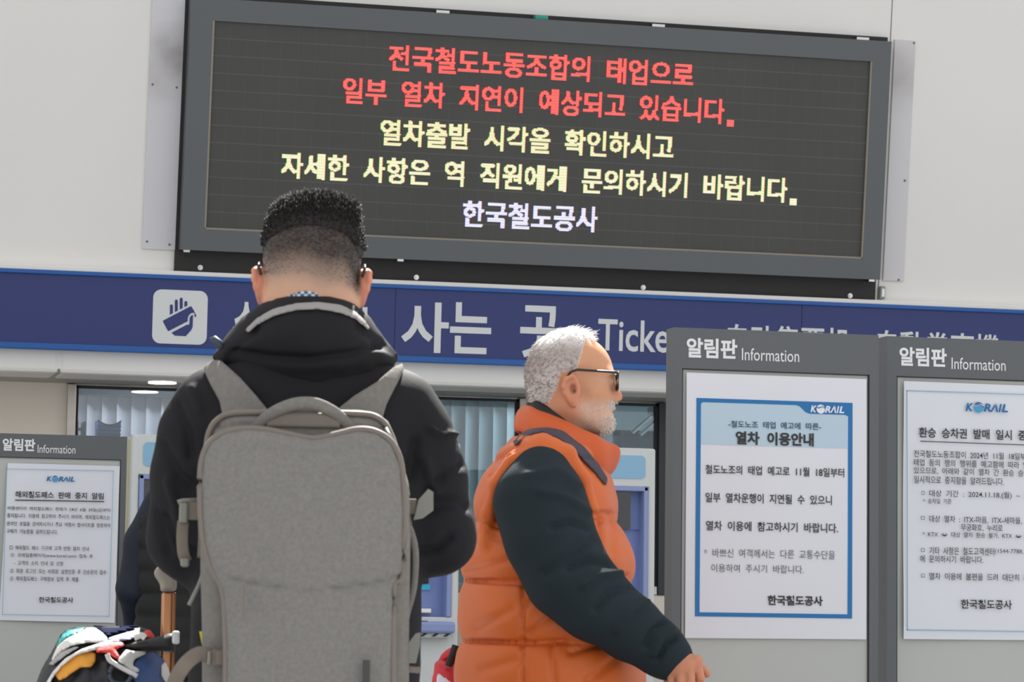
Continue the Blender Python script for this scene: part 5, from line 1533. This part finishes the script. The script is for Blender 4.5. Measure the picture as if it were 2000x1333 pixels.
MB().tube([qy(a_, b_, -.315 - .02 * math.sin(math.pi * i / (len(hp2) - 1))) for i, (a_, b_) in enumerate(hp2)], [.009 + .002 * math.sin(math.pi * i / (len(hp2) - 1)) for i in range(len(hp2))], 12, flat=.7, up=(0, 1, 0)).build('top_handle', M['canvas_b'], BP, smooth=True)
MB().box(qy(520, 830, -.33)[0], qy(665, 830, -.33)[0], -.33, -.322, qy(600, 836, -.33)[2], qy(600, 806, -.33)[2], .004).build('handle_backing', M['piping'], b0_)
for side, pgx in (('l', [(394, 714), (410, 698), (428, 697), (470, 738), (500, 773), (522, 800), (528, 835), (440, 835), (428, 782), (408, 745)]),
                  ('r', [(790, 702), (770, 713), (735, 746), (690, 775), (660, 800), (655, 835), (742, 835), (755, 790), (775, 750), (792, 715)])):
    pg = FY.poly(pgx, -.12)
    V, Q = surface(lambda G: np.maximum(np.maximum(np.abs(jacket(G) - .008) - .011, poly2(G, pg)), G[1] - .12), (-.24, -.2, 1.3), (.24, .14, 1.56), .0045)
    st = link('shoulder_strap', qmesh('shoulder_strap', V, Q), M['canvas_b'], BP)
def ribbon(px, dep, w, name, m, parent, fl=.16):
    P_ = smooth_path(px, 5); dd = np.interp(np.linspace(0, 1, len(P_)), np.linspace(0, 1, len(dep)), dep)
    return MB().tube([qy(a_, b_, c_) for (a_, b_), c_ in zip(P_, dd)], w, 12, flat=fl, up=(0, 1, 0)).build(name, m, parent, smooth=True)
# upper side buckles
def pbox(x0_, x1_, y0_, y1_, d0, d1, name, m, parent, bev=.004, sk=0):
    a_ = qy(x0_, y1_, d0); b_ = qy(x1_, y0_, d0)
    return MB().box(a_[0], b_[0], d0, d1, a_[2], b_[2], bev).build(name, m, parent)
bk = pbox(349, 368, 982, 1022, -.275, -.255, 'side_buckle', M['buckle'], BP)
pbox(364, 398, 979, 1016, -.27, -.262, 'buckle_strap', M['webbing'], bk, .002)
MB().tube([qy(347, 982, -.268), qy(356, 979, -.268), qy(394, 977, -.268)], .004, 8).build('buckle_bar', M['buckle'], bk, smooth=True)
ribbon([(358, 1018), (356, 1050), (358, 1080), (364, 1098)], [-.265, -.27, -.268, -.262], ry(11), 'strap_tail', M['webbing'], bk)
pbox(352, 370, 1090, 1108, -.272, -.258, 'strap_end', M['buckle'], bk)
ribbon([(392, 1018), (393, 1050), (391, 1090)], [-.26, -.262, -.26], ry(5.5), 'compression_cord', M['webbing'], BP, .5)
ribbon([(401, 1100), (392, 1135), (378, 1165), (369, 1183)], [-.27, -.275, -.28, -.28], ry(4), 'zip_cord', M['buckle'], BP, .8)
bk = MB().prism([tuple(qy(a_, b_, -.275)[[0, 2]]) for a_, b_ in ((818, 976), (836, 956), (846, 962), (846, 998), (826, 1013), (808, 1016))], -.285, -.262).build('side_buckle', M['buckle'], BP)
pbox(788, 814, 975, 1005, -.278, -.268, 'buckle_strap', M['webbing'], bk, .002)
ribbon([(796, 1004), (797, 1018), (799, 1026)], [-.27, -.27, -.27], ry(6), 'strap_tail', M['webbing'], bk)
ribbon([(785, 925), (792, 945), (797, 968)], [-.29, -.29, -.28], ry(4), 'zip_cord', M['buckle'], BP, .8)
ribbon([(790, 1010), (806, 1050), (812, 1090), (808, 1150), (795, 1200), (788, 1240)], [-.27, -.27, -.27, -.265, -.26, -.26], ry(6), 'side_loop', M['canvas_b'], BP, .6)
# lower side straps
bk = pbox(402, 440, 1270, 1301, -.345, -.33, 'lower_buckle', M['webbing'], BP, .003)
pbox(404, 412, 1272, 1300, -.352, -.338, 'buckle_bar', M['buckle'], bk, .003); pbox(421, 438, 1272, 1300, -.350, -.34, 'buckle_bar', M['webbing'], bk, .003)
ribbon([(412, 1283), (390, 1278), (368, 1292), (352, 1312), (343, 1330), (338, 1350)], [-.34, -.35, -.36, -.36, -.35, -.34], [ry(14)] * 26, 'lower_strap', M['webbing'], BP)
bk = MB().prism([tuple(qy(a_, b_, -.285)[[0, 2]]) for a_, b_ in ((792, 1264), (812, 1238), (821, 1236), (820, 1262), (812, 1296), (788, 1296))], -.295, -.275).build('lower_buckle', M['buckle'], BP)
ribbon([(784, 1302), (800, 1308), (820, 1310)], [-.28, -.28, -.27], ry(6), 'lower_strap', M['webbing'], bk)
M['yellow'] = mat('yellow_tag', 'd5cf3c', .6)
MB().prism([tuple(qy(a_, b_, -.25)[[0, 2]]) for a_, b_ in ((389, 1234), (403, 1234), (402, 1262), (395, 1262))], -.252, -.248).build('size_tag', M['yellow'], BP)
MB().prism([tuple(qy(a_, b_, -.25)[[0, 2]]) for a_, b_ in ((402, 1235), (406, 1234), (416, 1262), (398, 1262))], -.2515, -.2475).build('care_tag', M['signwhite'], BP)
pbox(783, 788, 925, 933, -.336, -.33, 'zip_tag', M['yellow'], BP, .001)
pbox(473, 478, 1146, 1202, -.4165, -.408, 'seam_tab', M['webbing'], b1_, .001)
pbox(707, 723, 1290, 1380, -.412, -.405, 'brand_label', mat('dark_label', '3c3b37', .6), b1_, .001)

# ------------------------------------------------------------------ third person, mostly hidden
FN = spot_frame(385, 9.8)
PN = thing('person', FN, 'person in navy jacket, mostly hidden behind the one with the backpack', 'person')
def qn(x, y, d=0.0): return FN.px(x, y, d)
NC = np.array((0, .03, 1.55)); TN = head_to_local(NC, (0, 1), -.1)
V, Q = surface(lambda G: smin(head_sdf(TN(G)), neck_sdf(TN(G)), .03), NC - (.14, .15, .24), NC + (.14, .16, .14), .006)
C = np.tile(lc('cf9a7c'), (len(V), 1)); f, s, z = TN((V[:, 0], V[:, 1], V[:, 2])); sa = np.abs(s)
hm = (z > np.interp(f, [-.1, 0, .05, .08], [-.04, .02, .03, .07])) & (f < .08)
C = blend(C, '2a2422', np.where(hm & (sa < .08), .95, 0.)); N = vnormals(V, Q)
A, T = strands(V[hm], N[hm], 2500, lambda p, r: .02 * r.uniform(.5, 1.2, len(p)), .002, lambda p, n, r: np.tile((0, -.5, -.6), (len(p), 1)), 9, .4)
NL = [qn(318, 985), qn(282, 1060), qn(262, 1150, .0), qn(268, 1214, .10)]; NR = [np.array((-p[0], p[1], p[2])) for p in NL]
NRr = [.062, .062, .054, .042]
nzs = [.72, .8, 1.0, 1.2, 1.35, 1.43, 1.47]; nrx = [.18, .185, .175, .19, .19, .13, .07]; nry = [.125, .13, .12, .125, .11, .08, .06]
def nt_(G, o=0): return loft(G, nzs, [0] * 7, [0] * 7, [r + o for r in nrx], [r + o for r in nry], 2.4)
hs = []
for P_ in (NL, NR):
    sg = 1 if P_[0][0] < 0 else -1; w4 = P_[-1] + (0, .04, -.03)
    k4 = [w4 + (sg * (.02 - .008 * i), .07, -.02 - .012 * i) for i in range(4)]
    t4 = [[k + (0, .03, -.012), k + (sg * .005, .035, -.03), k + (sg * .008, .025, -.042)] for k in k4]
    th4 = [w4 + (sg * .02, .03, .0), w4 + (sg * .03, .06, 0), w4 + (sg * .03, .08, -.01), w4 + (sg * .025, .095, -.015)]
    v_, q_ = surface(lambda G: smin(hand_sdf(G, w4, k4, t4, th4), cone(G, w4, P_[-1], .026, .028), .02), w4 - (.1, .1, .14), w4 + (.1, .2, .1), .006)
    hs.append((v_, q_, lc('cf9a7c')))
def body_n(G):
    d = nt_(G, -.025)
    for P_ in (NL, NR): d = smin(d, chain(G, P_, [r * .65 for r in NRr], .02), .03)
    for s_ in (-1, 1): d = smin(d, chain(G, [(s_ * .09, 0, .82), (s_ * .1, .02, .46), (s_ * .11, 0, .1)], [.085, .055, .042], .02), .04)
    return np.maximum(d, .06 - G[2])
bv, bq = surface(body_n, (-.32, -.2, .02), (.32, .2, 1.5), .015)
Vb, Qb, Cb = merge([(V, Q, C)] + hs + [(bv, bq, lc('cf9a7c'))])
link('body', qmesh('body', Vb, Qb, Cb), M['skin'], PN)
link('hair', qmesh('hair', A, T), M['hair_black'], PN)
M['navyj'] = mat('navy_nylon', '131b29', .55, spec=.3, bump=.1, bscale=24)
M['blackv'] = mat('black_quilted_nylon', '181818', .6, spec=.3, bump=.05, bscale=20)
V, Q = surface(lambda G: smin(smin(nt_(G, -.012), chain(G, NL, NRr, .02), .02), chain(G, NR, NRr, .02), .02) + .003 * wob(G, 40, 41), (-.32, -.2, .7), (.32, .22, 1.52), .008)
jn = link('jacket', qmesh('jacket', V, Q), M['navyj'], PN)
for P_ in (NL, NR):
    MB().tube([P_[-1] + (0, .0, .012), P_[-1] + (0, .035, -.02)], .046, 16).build('cuff', M['navyj'], jn, smooth=True)
V, Q = surface(lambda G: np.maximum(smax(nt_(G, .006) - .008 * np.abs(np.sin(G[2] * math.pi / .07)) ** .6, -smin(chain(G, NL, [r + .012 for r in NRr]), chain(G, NR, [r + .012 for r in NRr]), .01), .01), .86 - G[2]), (-.25, -.2, .8), (.25, .2, 1.5), .008)
link('vest', qmesh('vest', V, Q), M['blackv'], PN)
legs(PN, (0, .0, .83), [(-.1, .02, .46), (.1, .02, .46)], [(-.11, 0, .09), (.11, 0, .09)], m=M['trousers'])
shoe(PN, (-.11, 0), 1.65); shoe(PN, (.11, 0), 1.5)
# ================================================================== suitcase and the bag on top of it
FL = spot_frame(230, 5.85)
def ql(x, y, d=0.0): return FL.px(x, y, d)
def rl(p): return p * 5.85 / 6000
SU = thing('suitcase', FL, 'dark upright suitcase with copper telescopic pole, at lower left', 'suitcase')
M['shell'] = mat('dark_suitcase_shell', '2a2b2e', .45, bump=.05, bscale=30)
M['copper'] = mat('copper_tube', 'c08a62', .28, .95)
M['grip'] = mat('warm_grey_plastic', '8d8378', .4)
xa, xb = ql(95, 1300)[0], ql(345, 1300)[0]
xh = ql(328, 1200, .0)[0]; zb_ = .835
MB().box(xa + .01, xb - .035, -.22, .22, .06, zb_, .04, 4).build('shell', M['shell'], SU, smooth=True)
mb = MB()
for k in range(6): mb.box(xa + .0085, xa + .012, -.17 + k * .06, -.15 + k * .06, .12, zb_ - .06)
mb.build('ribs', M['shell'], SU)
for a_ in (xa + .05, xb - .08):
    for b_ in (-.17, .17):
        q_ = MB(); q_.tube([(a_, b_ - .015, .032), (a_, b_ + .015, .032)], .032, 16).build('wheel', M['rubber'], SU, smooth=True)
gt, gb_ = ql(328, 1150)[2], ql(328, 1158)[2]
for d_ in (-.07, .07):
    MB().box(xh - rl(12), xh + rl(6), d_ - .011, d_ + .011, zb_ - .02, gb_, .003).build('telescopic_pole', M['copper'], SU)
    MB().box(xh + rl(6), xh + rl(13), d_ - .009, d_ + .009, zb_ - .02, gb_, .002).build('pole_sleeve', mat('copper_dark', '9a6a48', .35, .9), SU)
gp = [tuple(ql(a_, b_)[[0, 2]]) for a_, b_ in smooth_path([(315, 1155), (313, 1140), (303, 1124), (303, 1113), (310, 1109), (325, 1106), (336, 1112), (342, 1126), (343, 1152), (336, 1155)], 4)]
V, Q = surface(lambda G: slab(G, np.array(gp), -.1, .1, .008), (xh - .06, -.12, gt - .03), (xh + .05, .12, gt + .07), .003)
link('grip', qmesh('grip', V, Q), M['grip'], SU)

TB = thing('duffel_bag', FL, 'black bag with teal, white, orange and blue panels, strapped on the suitcase', 'bag')
cloth = lambda n, c, r=.6: mat(n, c, r, var=.06, vscale=14, bump=.25, bscale=40)
base = FL.poly([(66, 1345), (80, 1310), (92, 1290), (108, 1262), (118, 1240), (135, 1228), (160, 1224), (200, 1223), (240, 1222), (276, 1223), (296, 1231), (304, 1246), (306, 1270), (322, 1285), (334, 1310), (338, 1345), (336, 1400), (310, 1424), (100, 1424), (72, 1400)], -.05)
def dome(G): return pillow(G, base, -.03, .13, .17, .17) + .006 * wob(G, 28, 51) + .003 * wob(G, 70, 52)
lo_, hi_ = (ql(50, 1400)[0], -.24, .68), (ql(350, 1400)[0], .17, 1.03)
V, Q = surface(dome, lo_, hi_, .006)
V = crease(V, Q, FL, [([(185, 1290), (178, 1333)], 8, .008), ([(205, 1300), (212, 1333)], 9, -.01), ([(150, 1310), (130, 1333)], 8, .006)])
link('shell', qmesh('shell', V, Q), cloth('black_ripstop', '242427'), TB)
def patch(name, px, m, t0=.0, t1=.006, dp=-.1, wv=0.0):
    pg = FL.poly(px, dp); c_ = (t0 + t1) / 2; h_ = (t1 - t0) / 2 + .003
    V, Q = surface(lambda G: np.maximum(np.maximum(np.abs(dome(G) - c_ + wv * wob(G, 60, len(px))) - h_, poly2(G, pg)), G[1] - .06), lo_, hi_, .004)
    V, Q = biggest(V, Q)
    return link(name, qmesh(name, V, Q), m, TB)
teal_ = cloth('teal_nylon', '4fb3ae'); white_ = cloth('white_nylon_panel', 'dedbd6'); grey_ = cloth('pale_grey_nylon', 'a9a5a0'); or_ = cloth('amber_nylon', 'e09a32'); rd_ = cloth('red_cord_cloth', 'd8403c')
nv_ = mat('navy_nylon_panel', '141a3a', .9, spec=.05, bump=.1, bscale=40); bl_ = cloth('blue_nylon', '3c5688'); lb_ = cloth('light_blue_nylon', 'b4c4e0')
patch('teal_panel', [(106, 1266), (115, 1242), (130, 1230), (152, 1225), (168, 1226), (160, 1236), (132, 1246), (116, 1258), (110, 1268)], teal_, .0, .012)
patch('white_panel', [(112, 1262), (130, 1248), (158, 1235), (168, 1227), (185, 1226), (200, 1236), (213, 1250), (205, 1256), (170, 1256), (140, 1262), (120, 1274), (105, 1290), (98, 1294)], white_, .0, .016, wv=.003)
patch('grey_panel', [(100, 1292), (118, 1272), (145, 1264), (160, 1262), (140, 1274), (118, 1290), (104, 1302), (92, 1300)], grey_, .0, .010, wv=.003)
patch('navy_panel', [(178, 1222), (215, 1224), (276, 1222), (262, 1229), (232, 1236), (208, 1243), (196, 1233)], nv_, .0, .012)
patch('light_blue_panel', [(210, 1247), (236, 1239), (266, 1231), (277, 1230), (270, 1242), (255, 1250), (225, 1254), (213, 1253)], lb_, .0, .018)
patch('orange_panel', [(106, 1315), (125, 1292), (150, 1278), (176, 1272), (188, 1276), (187, 1292), (180, 1303), (160, 1303), (146, 1312), (130, 1324), (116, 1330)], or_, .0, .008)
patch('white_band', [(84, 1345), (104, 1312), (128, 1286), (160, 1268), (196, 1256), (215, 1250), (226, 1255), (205, 1266), (178, 1272), (150, 1280), (122, 1302), (104, 1325), (94, 1345)], white_, .004, .018)
patch('red_panel', [(186, 1270), (200, 1260), (216, 1254), (240, 1254), (243, 1262), (226, 1268), (235, 1284), (228, 1288), (214, 1278), (198, 1274), (188, 1278)], rd_, .004, .018, wv=.004)
patch('red_flap', [(276, 1240), (285, 1231), (294, 1229), (302, 1240), (304, 1248), (288, 1248)], rd_, .0, .02)
patch('blue_panel', [(262, 1292), (280, 1276), (300, 1274), (318, 1284), (330, 1306), (336, 1345), (270, 1345), (258, 1320)], bl_, .0, .012)
patch('white_patch', [(313, 1302), (320, 1292), (328, 1296), (337, 1330), (325, 1336), (314, 1322)], white_, .008, .02)
patch('white_tie', [(228, 1290), (246, 1268), (256, 1272), (285, 1272), (284, 1278), (262, 1288), (258, 1300), (272, 1306), (270, 1314), (258, 1312), (240, 1298)], white_, .008, .022, wv=.004)
def cord(px, r, name, m, dep=-.19):
    return MB().tube([ql(a_, b_, dep) for a_, b_ in smooth_path(px, 5)], r, 8).build(name, m, TB, smooth=True)
cord([(209, 1278), (214, 1290), (228, 1300), (250, 1312), (268, 1322)], .0045, 'drawcord', white_, -.205)
cord([(219, 1302), (214, 1318), (222, 1333), (245, 1336), (257, 1322)], .004, 'cord_loop', M['plastic_d'], -.21)
# black strap buckled round the pole
V, Q = surface(lambda G: pillow(G, FL.poly([(238, 1260), (262, 1253), (290, 1247), (318, 1242), (336, 1237), (345, 1242), (343, 1276), (322, 1274), (296, 1273), (262, 1271), (242, 1268)], -.15), -.15, .02, .02) + .002 * wob(G, 50, 61), (ql(225, 1300)[0], -.19, ql(300, 1290)[2]), (ql(352, 1300)[0], -.11, ql(300, 1225)[2]), .004)
so = link('carry_strap', qmesh('carry_strap', V, Q), cloth('black_webbing', '262524'), TB)
MB().box(ql(333, 1250)[0], ql(347, 1250)[0], -.176, -.14, ql(340, 1258)[2], ql(340, 1233)[2], .004).build('strap_buckle', M['signwhite'], so)
cord([(262, 1246), (276, 1242), (284, 1247)], .006, 'zip_pull', white_, -.17)
